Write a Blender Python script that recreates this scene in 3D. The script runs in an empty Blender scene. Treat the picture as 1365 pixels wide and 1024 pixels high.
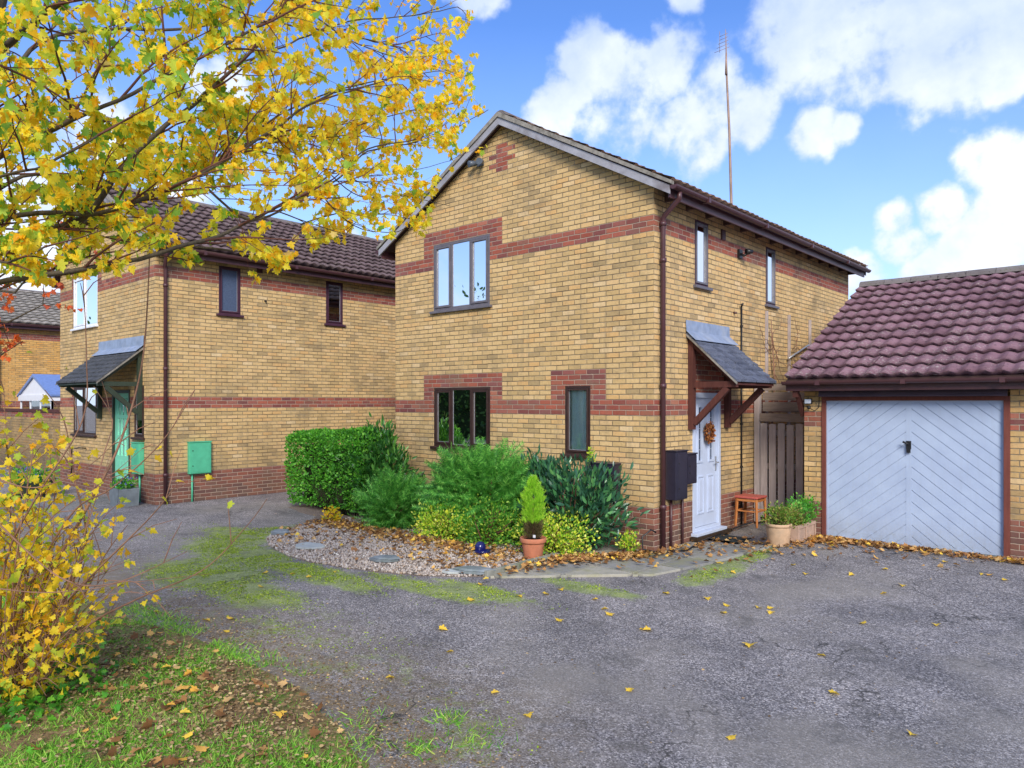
import bpy, math, random
import numpy as np
from mathutils import Vector, noise as mn
random.seed(7); rng = np.random.default_rng(7)
scn = bpy.context.scene
COL = scn.collection
PI = math.pi

# ---------------------------------------------------------------- camera geometry (for placing things measured off the photograph)
CX, CY, CZ = 5.19, -8.65, 2.06
RX, RY = .743, .669
FX, FY = -.669, .743
def ray(px, py):
    a = (px-682.5)/970.; b = (536.-py)/970.
    return (RX*a+FX, RY*a+FY, b)
def W(px, py, Z):
    r = ray(px, py); return Vector((CX+r[0]*Z, CY+r[1]*Z, CZ+r[2]*Z))
def G(px, py, z=0.):
    r = ray(px, py); t = (z-CZ)/r[2]; return (CX+r[0]*t, CY+r[1]*t)
def sm(t):
    t = max(0., min(1., t)); return t*t*(3-2*t)
def gh(x, y):
    return .1*sm((x-.5)/.9)*sm((y+.6)/2.2) + .09*sm((-x-5.5)/3.5)

# ---------------------------------------------------------------- object helpers
WL = {}
def finish(o, name_loc):
    WL[o.name] = Vector(name_loc)
def tag(o, label=None, cat=None, group=None, kind=None):
    if label: o['label'] = label
    if cat: o['category'] = cat
    if group: o['group'] = group
    if kind: o['kind'] = kind
    return o
def thing(name, loc, label, cat, group=None):
    o = bpy.data.objects.new(name, None); COL.objects.link(o)
    o.location = loc; o.empty_display_size = .2
    WL[o.name] = Vector(loc)
    return tag(o, label, cat, group)
def mkobj(name, me, mat, parent=None, loc=None):
    o = bpy.data.objects.new(name, me); COL.objects.link(o)
    if mat is not None: me.materials.append(mat)
    if parent is not None:
        o.parent = parent; base = WL[parent.name]
        WL[o.name] = base
        if parent.type == 'EMPTY' or True:
            pass
    else:
        base = Vector(loc) if loc is not None else Vector((0,0,0))
        o.location = base; WL[o.name] = base
    if base.length > 0:
        n = len(me.vertices); co = np.empty(n*3, dtype=np.float32); me.vertices.foreach_get('co', co)
        co = co.reshape(-1,3) - np.array(base, dtype=np.float32)
        me.vertices.foreach_set('co', co.ravel()); me.update()
    return o

class MB:
    def __init__(s): s.v = []; s.f = []; s.sm = []
    def add(s, vs, fs, smooth=False):
        b = len(s.v); s.v += [tuple(p) for p in vs]
        for f in fs: s.f.append(tuple(b+i for i in f)); s.sm.append(smooth)
    def box(s, x0, x1, y0, y1, z0, z1, m=None):
        if m is None: m = lambda a, b, c: (a, b, c)
        vs = [m(a, b, c) for a in (x0, x1) for b in (y0, y1) for c in (z0, z1)]
        s.add(vs, [(0,1,3,2),(4,6,7,5),(0,4,5,1),(2,3,7,6),(0,2,6,4),(1,5,7,3)])
    def quad(s, a, b, c, d): s.add([a,b,c,d], [(0,1,2,3)])
    def prism(s, poly, axis, a, b):
        def P(p, t):
            if axis == 'x': return (t, p[0], p[1])
            if axis == 'y': return (p[0], t, p[1])
            return (p[0], p[1], t)
        n = len(poly)
        s.add([P(p,a) for p in poly]+[P(p,b) for p in poly],
              [tuple(range(n)), tuple(range(2*n-1, n-1, -1))]+[(i,(i+1)%n,n+(i+1)%n,n+i) for i in range(n)])
    def tube(s, pts, r, n=8, cap=True, smooth=True, flat=1.):
        pts = [Vector(p) for p in pts]; m = len(pts)
        if not hasattr(r, '__len__'): r = [r]*m
        vs = []; up = Vector((.13,.21,.97)).normalized(); prevx = None
        for i, p in enumerate(pts):
            t = (pts[min(i+1,m-1)]-pts[max(i-1,0)])
            if t.length < 1e-9: t = Vector((0,0,1))
            t.normalize()
            if prevx is None:
                x = t.cross(up)
                if x.length < .1: x = t.cross(Vector((1,0,0)))
            else: x = prevx - t*prevx.dot(t)
            x.normalize(); prevx = x; y = t.cross(x)
            for k in range(n):
                a = 2*PI*k/n + PI/n
                vs.append(p + (x*math.cos(a)+y*math.sin(a)*flat)*r[i])
        fs = []
        for i in range(m-1):
            for k in range(n):
                fs.append((i*n+k, i*n+(k+1)%n, (i+1)*n+(k+1)%n, (i+1)*n+k))
        s.add(vs, fs, smooth)
        if cap and n > 3:
            b = len(s.v)-len(vs)
            s.f.append(tuple(b+k for k in range(n-1,-1,-1))); s.sm.append(False)
            s.f.append(tuple(b+(m-1)*n+k for k in range(n))); s.sm.append(False)
    def lathe(s, c, prof, n=28, smooth=True, jit=0):
        vs = []
        for r, z in prof:
            for k in range(n):
                a = 2*PI*k/n; vs.append((c[0]+r*math.cos(a), c[1]+r*math.sin(a), c[2]+z))
        fs = []
        for i in range(len(prof)-1):
            for k in range(n): fs.append((i*n+k, i*n+(k+1)%n, (i+1)*n+(k+1)%n, (i+1)*n+k))
        s.add(vs, fs, smooth)
    def sphere(s, c, r, n=10, sz=1.):
        prof = [(max(1e-4, r*math.sin(PI*i/n)), -r*sz*math.cos(PI*i/n)) for i in range(n+1)]
        s.lathe(c, prof, n=n+4)
    def build(s, name, mat, parent=None, loc=None, bevel=0, label=None):
        me = bpy.data.meshes.new(name); me.from_pydata(s.v, [], s.f)
        me.polygons.foreach_set('use_smooth', s.sm); me.update()
        o = mkobj(name, me, mat, parent, loc)
        if bevel:
            b = o.modifiers.new('bevel', 'BEVEL'); b.width = bevel; b.segments = 2; b.limit_method = 'ANGLE'; b.angle_limit = .7
        if label: o['label'] = label
        return o

def bm_template(kind):
    """leaf templates: verts, tris. stalk end at the origin, leaf along +y, unit length about 1"""
    if kind == 'maple':
        half = [(.10,.03),(.33,-.07),(.43,.10),(.34,.20),(.62,.34),(.55,.50),(.31,.46),(.33,.70),(.15,.76)]
        out = [(0,0)]+half+[(0,1.0)]+[(-x,y) for x, y in half[::-1]]
        vs = [(x, y, .30*abs(x)-.28*(y-.4)**2) for x, y in out]; vs.append((0,.36,-.02)); c = len(out)
        fs = [(i, (i+1) % c, c) for i in range(c)]
    elif kind == 'oval':
        vs = [(0,0,0),(.28,.3,.07),(.24,.7,.07),(0,1,-.04),(-.24,.7,.07),(-.28,.3,.07),(0,.5,-.01)]
        fs = [(0,1,6),(1,2,6),(2,3,6),(3,4,6),(4,5,6),(5,0,6)]
    elif kind == 'lance':
        vs = [(0,0,0),(.13,.25,.04),(.16,.55,.05),(0,1,-.08),(-.16,.55,.05),(-.13,.25,.04),(0,.5,0)]
        fs = [(0,1,6),(1,2,6),(2,3,6),(3,4,6),(4,5,6),(5,0,6)]
    elif kind == 'spray':   # flat feathery conifer/yew spray
        vs = []; fs = []
        vs += [(-.02,0,0),(.02,0,0),(0,1,0)]; fs += [(0,1,2)]
        for k in range(8):
            y = .12+k*.1; l = .26*(1-.5*k/8)
            for sg in (-1,1):
                b = len(vs); vs += [(0,y-.03,0),(sg*l,y+.13,.05),(0,y+.045,0)]; fs.append((b,b+1,b+2))
    elif kind == 'blade':
        vs = [(-.035,0,0),(.035,0,0),(.02,.55,.06),(-.02,.55,.06),(0,1,.28)]; fs = [(0,1,2),(0,2,3),(3,2,4)]
    return np.array(vs, dtype=np.float32), np.array(fs, dtype=np.int32)

def scatter(name, tmpl, pos, dirs, nrm, size, mat, parent=None, loc=None, width=None):
    """one mesh of many small shapes: each template copy placed at pos, long axis dirs, facing nrm"""
    tv, tf = bm_template(tmpl) if isinstance(tmpl, str) else tmpl
    pos = np.asarray(pos, dtype=np.float32); n = len(pos)
    d = np.asarray(dirs, dtype=np.float32); d /= np.linalg.norm(d, axis=1, keepdims=True)+1e-9
    nn = np.asarray(nrm, dtype=np.float32); x = np.cross(d, nn); x /= np.linalg.norm(x, axis=1, keepdims=True)+1e-9
    z = np.cross(x, d); s = np.asarray(size, dtype=np.float32).reshape(-1,1,1)
    w = s if width is None else s*np.asarray(width, dtype=np.float32).reshape(-1,1,1)
    V = pos[:,None,:] + tv[None,:,0:1]*x[:,None,:]*w + tv[None,:,1:2]*d[:,None,:]*s + tv[None,:,2:3]*z[:,None,:]*s
    k = len(tv); F = (tf[None] + (np.arange(n)*k)[:,None,None]).reshape(-1, tf.shape[1])
    me = bpy.data.meshes.new(name); me.vertices.add(n*k); me.vertices.foreach_set('co', V.ravel())
    nf = len(F); q = tf.shape[1]; me.loops.add(nf*q); me.loops.foreach_set('vertex_index', F.ravel().astype(np.int32))
    me.polygons.add(nf); me.polygons.foreach_set('loop_start', np.arange(0, nf*q, q, dtype=np.int32))
    me.update(calc_edges=True); me.validate()
    return mkobj(name, me, mat, parent, loc)
def rnd_dirs(n, zlo=-1., zhi=1.):
    z = rng.uniform(zlo, zhi, n); a = rng.uniform(0, 2*PI, n); r = np.sqrt(np.maximum(0, 1-z*z))
    return np.stack([r*np.cos(a), r*np.sin(a), z], 1)

# ---------------------------------------------------------------- material helpers
class NT:
    def __init__(s, name):
        s.m = bpy.data.materials.new(name); s.m.use_nodes = True; s.t = s.m.node_tree; s.t.nodes.clear()
        s.out = s.t.nodes.new('ShaderNodeOutputMaterial')
    def n(s, typ, **kw):
        nd = s.t.nodes.new(typ)
        for k, v in kw.items():
            if k == 'inp':
                for a, b in v.items(): s.set(nd.inputs[a], b)
            else: setattr(nd, k, v)
        return nd
    def set(s, sock, v):
        if isinstance(v, bpy.types.NodeSocket): s.t.links.new(v, sock)
        elif isinstance(v, bpy.types.Node): s.t.links.new(v.outputs[0], sock)
        else:
            if sock.type == 'RGBA' and len(v) == 3: v = (*v, 1)
            sock.default_value = v
    def math(s, op, a, b=0., c=None, clamp=False):
        nd = s.t.nodes.new('ShaderNodeMath'); nd.operation = op; nd.use_clamp = clamp
        s.set(nd.inputs[0], a); s.set(nd.inputs[1], b)
        if c is not None: s.set(nd.inputs[2], c)
        return nd.outputs[0]
    def mix(s, f, a, b, blend='MIX'):
        nd = s.t.nodes.new('ShaderNodeMix'); nd.data_type = 'RGBA'; nd.blend_type = blend
        s.set(nd.inputs[0], f); s.set(nd.inputs[6], a); s.set(nd.inputs[7], b); return nd.outputs[2]
    def noise(s, vec, scale, detail=4, rough=.55, out=0):
        nd = s.n('ShaderNodeTexNoise'); s.set(nd.inputs['Scale'], scale); s.set(nd.inputs['Detail'], detail); s.set(nd.inputs['Roughness'], rough)
        if vec is not None: s.set(nd.inputs['Vector'], vec)
        return nd.outputs[out]
    def ramp(s, f, stops, interp='LINEAR'):
        nd = s.t.nodes.new('ShaderNodeValToRGB'); nd.color_ramp.interpolation = interp
        e = nd.color_ramp.elements
        while len(e) < len(stops): e.new(.5)
        for i, (p, c) in enumerate(stops):
            e[i].position = p
            if not hasattr(c, '__len__'): c = (c,c,c)
            e[i].color = (*c[:3], 1)
        s.set(nd.inputs[0], f); return nd.outputs[0]
    def mr(s, v, a, b, c=0., d=1., smooth=False):
        nd = s.n('ShaderNodeMapRange'); nd.interpolation_type = 'SMOOTHSTEP' if smooth else 'LINEAR'
        s.set(nd.inputs[0], v); s.set(nd.inputs[1], a); s.set(nd.inputs[2], b); s.set(nd.inputs[3], c); s.set(nd.inputs[4], d); return nd.outputs[0]
    def pos(s): return s.n('ShaderNodeNewGeometry').outputs['Position']
    def bump(s, h, strength=.5, dist=.01, normal=None):
        nd = s.n('ShaderNodeBump'); s.set(nd.inputs['Height'], h); nd.inputs['Strength'].default_value = strength; nd.inputs['Distance'].default_value = dist
        if normal is not None: s.set(nd.inputs['Normal'], normal)
        return nd.outputs[0]
    def bsdf(s, color, rough=.8, normal=None, spec=.3, metal=0., **kw):
        b = s.n('ShaderNodeBsdfPrincipled'); s.set(b.inputs['Base Color'], color); s.set(b.inputs['Roughness'], rough)
        s.set(b.inputs['Specular IOR Level'], spec); s.set(b.inputs['Metallic'], metal)
        if normal is not None: s.set(b.inputs['Normal'], normal)
        for k, v in kw.items(): s.set(b.inputs[k], v)
        s.t.links.new(b.outputs[0], s.out.inputs[0]); return b

def simple(name, col, rough=.6, spec=.4, var=.15, scale=12., bump=.15, metal=0., dirt=None):
    t = NT(name); p = t.pos()
    n1 = t.noise(p, scale, 5); c = t.mix(t.mr(n1, .3, .7), tuple(x*(1-var) for x in col), tuple(min(1, x*(1+var)) for x in col))
    if dirt is not None:
        n2 = t.noise(p, scale*.35, 6, .65); c = t.mix(t.mr(n2, .5, .72), c, dirt)
    t.bsdf(c, rough, t.bump(t.noise(p, scale*6, 3), bump, .004) if bump else None, spec, metal)
    return t.m

def wood(name, c1, c2, axis='z', scale=1., rough=.7):
    t = NT(name); p = t.pos()
    mp = t.n('ShaderNodeMapping'); t.set(mp.inputs[0], p)
    sc = {'z': (14,14,1.2), 'x': (1.2,14,14), 'y': (14,1.2,14)}[axis]; mp.inputs['Scale'].default_value = tuple(x*scale for x in sc)
    n = t.noise(mp.outputs[0], 3., 6, .65); n2 = t.noise(p, 2.5, 3)
    c = t.mix(t.mr(n, .3, .7), c1, c2); c = t.mix(t.mr(n2, .35, .75, 0, .5), c, tuple(x*.6 for x in c1))
    t.bsdf(c, rough, t.bump(n, .35, .004), .25); return t.m

BH, BW = .0742, .225
def brick(name, z0, rects, front_x=None, tint=(1,1,1), grime=1.):
    """brickwork laid course by course; rects = red areas (face, u0, u1, row0, row1), face 'f' (faces -y) or 's' (faces x) or 'a' all"""
    t = NT(name); p = t.pos()
    sep = t.n('ShaderNodeSeparateXYZ'); t.set(sep.inputs[0], p); X, Y, Z = sep.outputs
    g = t.n('ShaderNodeNewGeometry'); sn = t.n('ShaderNodeSeparateXYZ'); t.set(sn.inputs[0], g.outputs['True Normal'])
    side = t.math('GREATER_THAN', t.math('ABSOLUTE', sn.outputs[0]), .7)
    u = t.math('ADD', t.math('MULTIPLY', X, t.math('SUBTRACT', 1., side)), t.math('MULTIPLY', Y, side))
    wob = t.noise(p, 6., 2); wob = t.math('MULTIPLY', t.math('SUBTRACT', wob, .5), .012)
    rowf = t.math('DIVIDE', t.math('SUBTRACT', t.math('ADD', Z, wob), z0), BH); row = t.math('FLOOR', rowf); fz = t.math('FRACT', t.math('ADD', rowf, 200.))
    par = t.math('MODULO', t.math('ADD', row, 200.), 2.)
    uf = t.math('ADD', t.math('DIVIDE', u, BW), t.math('ADD', t.math('MULTIPLY', par, .5), 200.)); col = t.math('FLOOR', uf); fu = t.math('FRACT', uf)
    cv = t.n('ShaderNodeCombineXYZ'); t.set(cv.inputs[0], col); t.set(cv.inputs[1], row); t.set(cv.inputs[2], side)
    wn = t.n('ShaderNodeTexWhiteNoise'); t.set(wn.inputs['Vector'], cv.outputs[0]); r1 = wn.outputs['Value']
    cv2 = t.n('ShaderNodeVectorMath', operation='ADD'); t.set(cv2.inputs[0], cv.outputs[0]); cv2.inputs[1].default_value = (31.7, 12.3, 5.1)
    wn2 = t.n('ShaderNodeTexWhiteNoise'); t.set(wn2.inputs['Vector'], cv2.outputs[0]); r2 = wn2.outputs['Value']
    # mortar mask
    edz = t.math('MINIMUM', fz, t.math('SUBTRACT', 1., fz)); edu = t.math('MINIMUM', fu, t.math('SUBTRACT', 1., fu))
    jn = t.math('MULTIPLY', t.math('SUBTRACT', t.noise(p, 40., 2), .5), .05)
    brz = t.mr(t.math('ADD', edz, jn), .05, .12, 0, 1, True); bru = t.mr(t.math('ADD', edu, t.math('MULTIPLY', jn, .3)), .012, .034, 0, 1, True)
    br = t.math('MULTIPLY', brz, bru)
    # red mask
    red = None
    for face, u0, u1, a, b in rects:
        m = t.math('MULTIPLY', t.math('GREATER_THAN', row, a-.5), t.math('LESS_THAN', row, b-.5))
        if u0 is not None:
            m = t.math('MULTIPLY', m, t.math('MULTIPLY', t.math('GREATER_THAN', u, u0), t.math('LESS_THAN', u, u1)))
        if face == 'f': m = t.math('MULTIPLY', m, t.math('SUBTRACT', 1., side))
        if face == 's': m = t.math('MULTIPLY', m, side)
        red = m if red is None else t.math('MAXIMUM', red, m)
    tn = tint
    def c_(c): return tuple(a*b for a, b in zip(c, tn))
    tn = tuple(a*b for a, b in zip(tint, (1.0,.94,.80)))
    yel = t.ramp(r1, [(0, c_((.44,.335,.20))), (.1, c_((.57,.42,.225))), (.4, c_((.66,.485,.265))), (.7, c_((.70,.525,.30))), (.9, c_((.67,.445,.22))), (1, c_((.74,.59,.39)))])
    rd = t.ramp(r2, [(0, (.19,.070,.070)), (.3, (.31,.085,.058)), (.6, (.40,.120,.078)), (.85, (.26,.098,.092)), (1, (.46,.17,.11))])
    base = t.mix(red, yel, rd) if red is not None else yel
    # mottle within a brick and stained zones
    n1 = t.noise(p, 28., 5, .65); base = t.mix(t.mr(n1, .35, .7, 0, .42), base, t.mix(1., base, (.62,.55,.47), 'MULTIPLY'))
    mp = t.n('ShaderNodeMapping'); t.set(mp.inputs[0], p); mp.inputs['Scale'].default_value = (1,1,1.7)
    n2 = t.noise(mp.outputs[0], 1.1, 7, .68); st = t.math('MULTIPLY', t.mr(n2, .5, .68), t.mr(r2, .2, .95, .45, 1.))
    base = t.mix(t.math('MULTIPLY', st, .72*grime), base, (.17,.135,.085))
    ms_ = t.n('ShaderNodeMapping'); t.set(ms_.inputs[0], p); ms_.inputs['Scale'].default_value = (7,7,.55)
    stk = t.mr(t.noise(ms_.outputs[0], 1., 6, .65), .53, .72); base = t.mix(t.math('MULTIPLY', stk, .34*grime), base, (.20,.17,.12))
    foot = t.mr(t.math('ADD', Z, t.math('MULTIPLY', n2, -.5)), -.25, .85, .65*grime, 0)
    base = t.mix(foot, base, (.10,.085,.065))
    mort = t.mix(t.mr(t.noise(p, 9., 4), .35, .65), (.23,.165,.10), (.44,.34,.215))
    mort = t.mix(t.math('MULTIPLY', t.mr(t.noise(p, 2.3, 3), .4, .6), .6), mort, (.13,.095,.06))
    if red is not None: mort = t.mix(t.math('MULTIPLY', red, .8), mort, (.46,.34,.27))
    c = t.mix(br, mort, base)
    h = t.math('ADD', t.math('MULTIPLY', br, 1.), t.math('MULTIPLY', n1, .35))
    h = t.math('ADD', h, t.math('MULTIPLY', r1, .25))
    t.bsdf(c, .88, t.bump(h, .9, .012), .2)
    return t.m

def tilemat(name, c1, c2, lich, amount=.5, scale=1.):
    t = NT(name); p = t.pos()
    at = t.n('ShaderNodeNewGeometry').outputs['Random Per Island']
    n1 = t.noise(p, 5.*scale, 5, .6); n2 = t.noise(p, 26.*scale, 5, .7); n3 = t.noise(p, 2.2, 4)
    c = t.mix(t.mr(n1, .3, .7), c1, c2); c = t.mix(t.math('MULTIPLY', at, .5), c, tuple(min(1,x*1.5) for x in c2))
    m = t.math('MULTIPLY', t.mr(n2, .54, .64), t.mr(n3, .42, .6)); c = t.mix(t.math('MULTIPLY', m, amount), c, lich)
    m2 = t.mr(t.noise(p, 19.*scale, 3, .5), .62, .68); c = t.mix(t.math('MULTIPLY', m2, .75*amount), c, (.035,.026,.03))
    t.bsdf(c, .82, t.bump(n2, .6, .006), .25); return t.m

def leafmat(name, stops, trans=.35, rough=.55, spec=.3, tw=1.25, bright=1.):
    t = NT(name); r = t.n('ShaderNodeNewGeometry').outputs['Random Per Island']
    c = t.ramp(r, stops); p = t.pos()
    c = t.mix(t.mr(t.noise(p, 1.6, 3), .35, .7, 0, .45), c, t.mix(1., c, (.62,.72,.5), 'MULTIPLY'))
    if bright != 1.: c = t.mix(1., c, (bright,)*3, 'MULTIPLY')
    b = t.bsdf(c, rough, None, spec)
    tr = t.n('ShaderNodeBsdfTranslucent'); t.set(tr.inputs[0], t.mix(1., c, (tw, tw, tw*.7), 'MULTIPLY'))
    ms = t.n('ShaderNodeMixShader'); ms.inputs[0].default_value = trans
    t.t.links.new(b.outputs[0], ms.inputs[1]); t.t.links.new(tr.outputs[0], ms.inputs[2]); t.t.links.new(ms.outputs[0], t.out.inputs[0])
    return t.m

def glassmat(name, refl=.35, tint=(.8,.85,.85)):
    t = NT(name)
    gl = t.n('ShaderNodeBsdfGlossy'); gl.inputs['Roughness'].default_value = .01; t.set(gl.inputs[0], (.95,.97,1.))
    p = t.pos(); nz = t.noise(p, 1.3, 1); t.set(gl.inputs['Normal'], t.bump(nz, .12, .02))
    tr = t.n('ShaderNodeBsdfTransparent'); t.set(tr.inputs[0], tint)
    fr = t.n('ShaderNodeFresnel'); fr.inputs[0].default_value = 1.5
    f = t.math('ADD', fr.outputs[0], refl, clamp=True)
    ms = t.n('ShaderNodeMixShader'); t.set(ms.inputs[0], f)
    t.t.links.new(tr.outputs[0], ms.inputs[1]); t.t.links.new(gl.outputs[0], ms.inputs[2]); t.t.links.new(ms.outputs[0], t.out.inputs[0])
    return t.m

M = {}
M['brown'] = simple('brown_plastic', (.075,.03,.035), .4, .5, .12, 6, .05)
M['dkbrown'] = simple('dark_brown_frame', (.045,.022,.018), .5, .4, .2, 8, .08)
M['plum'] = simple('plum_frame', (.06,.022,.04), .45, .4, .15, 8, .05)
M['greyframe'] = simple('grey_frame', (.13,.12,.14), .45, .4, .15, 8, .05)
M['white'] = simple('white_upvc', (.78,.79,.84), .35, .5, .03, 5, .02)
M['doorwhite'] = simple('white_door_paint', (.50,.57,.72), .4, .5, .04, 5, .03)
t = NT('pale_blue_door_paint'); p = t.pos(); sp_ = t.n('ShaderNodeSeparateXYZ'); t.set(sp_.inputs[0], p)
mp = t.n('ShaderNodeMapping'); t.set(mp.inputs[0], p); mp.inputs['Scale'].default_value = (9,9,.7); nn = t.noise(mp.outputs[0], 2., 6, .7); n2 = t.noise(p, 3., 5, .6)
c = t.mix(t.mr(n2, .35, .7), (.37,.45,.61), (.43,.52,.68)); c = t.mix(t.math('MULTIPLY', t.mr(nn, .52, .72), .22), c, (.30,.33,.38))
g1 = t.math('MULTIPLY', t.mr(sp_.outputs[2], .45, .10), t.mr(t.noise(p, 12., 6, .75), .35, .65)); c = t.mix(t.math('MULTIPLY', g1, .55), c, (.22,.21,.18))
t.bsdf(c, t.mr(n2, .3, .7, .4, .6), t.bump(t.noise(p, 2.5, 2), .25, .02), .4); M['doorblue'] = t.m
M['green'] = simple('mint_green_paint', (.09,.46,.27), .5, .4, .1, 8, .05)
M['dkgreen'] = simple('dark_frame_paint', (.03,.045,.03), .5, .4, .1, 8, .05)
M['navy'] = simple('dark_meter_plastic', (.022,.020,.038), .4, .5, .15, 10, .05)
M['lead'] = simple('lead_flashing', (.24,.30,.42), .5, .5, .2, 8, .2, dirt=(.34,.38,.45))
M['barge'] = simple('weathered_bargeboard', (.33,.33,.37), .75, .3, .15, 5, .3, dirt=(.17,.15,.16))
M['bargecap'] = simple('cement_verge', (.27,.25,.22), .9, .2, .25, 14, .5, dirt=(.12,.11,.09))
M['black'] = simple('black_plastic', (.012,.012,.014), .4, .5, .1, 10, .05)
M['soffit'] = simple('dark_soffit_timber', (.10,.055,.05), .75, .25, .2, 10, .2)
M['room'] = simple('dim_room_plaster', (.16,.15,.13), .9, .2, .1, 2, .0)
M['metal'] = simple('galvanised_metal', (.45,.46,.48), .4, .5, .1, 10, .05, metal=.6)
M['rustymetal'] = simple('weathered_mast_metal', (.30,.20,.15), .6, .4, .3, 4, .2)
M['terra'] = simple('terracotta', (.46,.17,.095), .8, .25, .14, 9, .25, dirt=(.38,.22,.15))
M['buffterra'] = simple('buff_terracotta', (.52,.35,.22), .85, .2, .12, 12, .3, dirt=(.36,.27,.19))
M['trough'] = simple('pinkish_stone_trough', (.42,.29,.22), .9, .2, .15, 14, .4, dirt=(.25,.19,.15))
M['soil'] = simple('dark_soil', (.045,.03,.02), .95, .1, .35, 30, .8)
M['concrete'] = simple('mossy_concrete', (.26,.26,.22), .9, .2, .15, 12, .5, dirt=(.11,.14,.05))
M['slate'] = simple('blue_slate', (.19,.22,.24), .6, .4, .2, 9, .3, dirt=(.11,.14,.12))
M['paleslate'] = simple('pale_slate', (.42,.45,.44), .6, .4, .12, 9, .3)
M['blueglaze'] = simple('blue_glaze', (.01,.012,.10), .15, .6, .1, 4, .02)
M['curtain'] = simple('pale_curtain', (.55,.60,.60), .9, .1, .06, 3, .02)
M['teal'] = simple('pale_teal_blind', (.72,.88,.86), .9, .1, .08, 3, .02)
M['stoolwood'] = wood('orange_pine', (.40,.14,.04), (.52,.20,.06), 'z')
M['stoolseat'] = simple('red_vinyl_seat', (.42,.09,.07), .45, .4, .15, 12, .1)
M['timber'] = wood('red_brown_timber', (.070,.024,.020), (.12,.042,.034), 'z')
M['timber2'] = wood('dark_garage_board', (.045,.030,.045), (.075,.05,.065), 'x')
M['garageframe'] = wood('red_brown_garage_frame', (.15,.045,.033), (.21,.065,.048), 'z')
M['palewood'] = wood('weathered_pale_wood', (.36,.30,.28), (.52,.45,.43), 'z')
M['railwood'] = wood('weathered_brown_wood', (.21,.16,.13), (.34,.27,.22), 'x')
M['bark'] = wood('maple_bark', (.065,.05,.035), (.13,.105,.07), 'z', 2.)
M['twig'] = simple('twig_bark', (.13,.055,.04), .8, .2, .3, 10, .2)
M['redtwig'] = simple('reddish_young_stem', (.24,.13,.085), .75, .2, .3, 10, .2)
M['mat'] = simple('dark_door_mat', (.03,.035,.035), .95, .1, .4, 60, .6)
M['paledgrey'] = simple('grey_tub', (.17,.20,.22), .6, .3, .2, 8, .2)
M['bluetile'] = tilemat('blue_grey_slate_tile', (.050,.058,.085), (.105,.12,.165), (.32,.34,.36), .8, 2.)
M['blacktile'] = tilemat('black_slate_tile', (.035,.038,.045), (.07,.075,.085), (.20,.21,.22), .5, 2.)
M['brighttile'] = simple('blue_tile_cover', (.05,.12,.36), .6, .3, .15, 8, .1)
M['garagetile'] = tilemat('plum_concrete_tile', (.105,.052,.070), (.20,.115,.142), (.38,.35,.33), .95)
M['housetile'] = tilemat('brown_concrete_tile', (.060,.040,.043), (.130,.092,.098), (.30,.27,.24), .75)
M['neartile'] = tilemat('weathered_brown_tile', (.15,.090,.07), (.29,.18,.13), (.42,.38,.30), .8)
M['ridge'] = tilemat('lichened_ridge_tile', (.10,.085,.085), (.17,.15,.145), (.12,.14,.06), .9)
M['greytile'] = tilemat('grey_tile', (.15,.14,.13), (.24,.22,.20), (.3,.3,.25), .5)
M['glass_up'] = glassmat('glass_bright', .62)
M['glass_lo'] = glassmat('glass_dark', .22)
M['glass_cur'] = glassmat('glass_clear', .04, (.95,.97,.97))
M['frost'] = simple('frosted_glass', (.07,.10,.17), .25, .6, .15, 30, .1)
M['leadglass'] = simple('dark_leaded_glass', (.03,.045,.09), .12, .7, .4, 18, .1)

# foliage colours
M['l_maple'] = leafmat('maple_leaf', [(0,(.38,.50,.05)),(.09,(.70,.72,.07)),(.22,(.94,.82,.08)),(.55,(.96,.74,.05)),(.82,(.96,.62,.03)),(.95,(.93,.45,.02)),(1,(.80,.70,.28))], .58, .5, .25, 1.35)
M['l_mapleg'] = leafmat('maple_leaf_green', [(0,(.14,.34,.05)),(.4,(.30,.52,.07)),(.7,(.56,.70,.09)),(1,(.85,.78,.09))], .55, .5, .25, 1.3)
M['l_shrub'] = leafmat('yellow_shrub_leaf', [(0,(.30,.48,.05)),(.18,(.62,.68,.07)),(.4,(.95,.74,.06)),(.8,(.95,.64,.03)),(1,(.85,.42,.04))], .5, .5, .25, 1.25)
M['l_red'] = leafmat('orange_leaf', [(0,(.80,.14,.03)),(.5,(.85,.22,.05)),(1,(.60,.10,.08))], .5)
M['l_hedge'] = leafmat('hedge_leaf', [(0,(0.041,0.176,0.016)),(.4,(0.081,0.324,0.027)),(.8,(0.149,0.486,0.041)),(1,(0.270,0.621,0.068))], .3, .45, .4)
M['l_laurel'] = leafmat('laurel_leaf', [(0,(0.016,0.065,0.039)),(.5,(0.039,0.130,0.072)),(.85,(0.065,0.221,0.078)),(1,(0.130,0.338,0.104))], .15, .28, .6)
M['l_laurelg'] = leafmat('green_laurel_leaf', [(0,(.02,.09,.02)),(.5,(.045,.18,.035)),(.85,(.10,.30,.05)),(1,(.20,.46,.08))], .25, .35, .5)
M['l_yew'] = leafmat('feathery_leaf', [(0,(0.049,0.198,0.036)),(.5,(0.099,0.363,0.058)),(.85,(0.214,0.594,0.099)),(1,(0.363,0.726,0.165))], .3, .5, .3)
M['l_euo'] = leafmat('golden_leaf', [(0,(0.095,0.324,0.027)),(.3,(0.270,0.567,0.041)),(.55,(0.675,0.810,0.068)),(.8,(0.950,0.945,0.108)),(1,(0.950,0.950,0.297))], .35, .45, .35)
M['l_green'] = leafmat('fresh_green_leaf', [(0,(.05,.20,.03)),(.5,(.12,.38,.04)),(.8,(.26,.52,.06)),(1,(.62,.70,.10))], .35, .45, .35)
M['l_con'] = leafmat('lime_conifer_leaf', [(0,(.18,.44,.03)),(.5,(.38,.72,.05)),(1,(.60,.85,.10))], .4, .5, .3)
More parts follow.
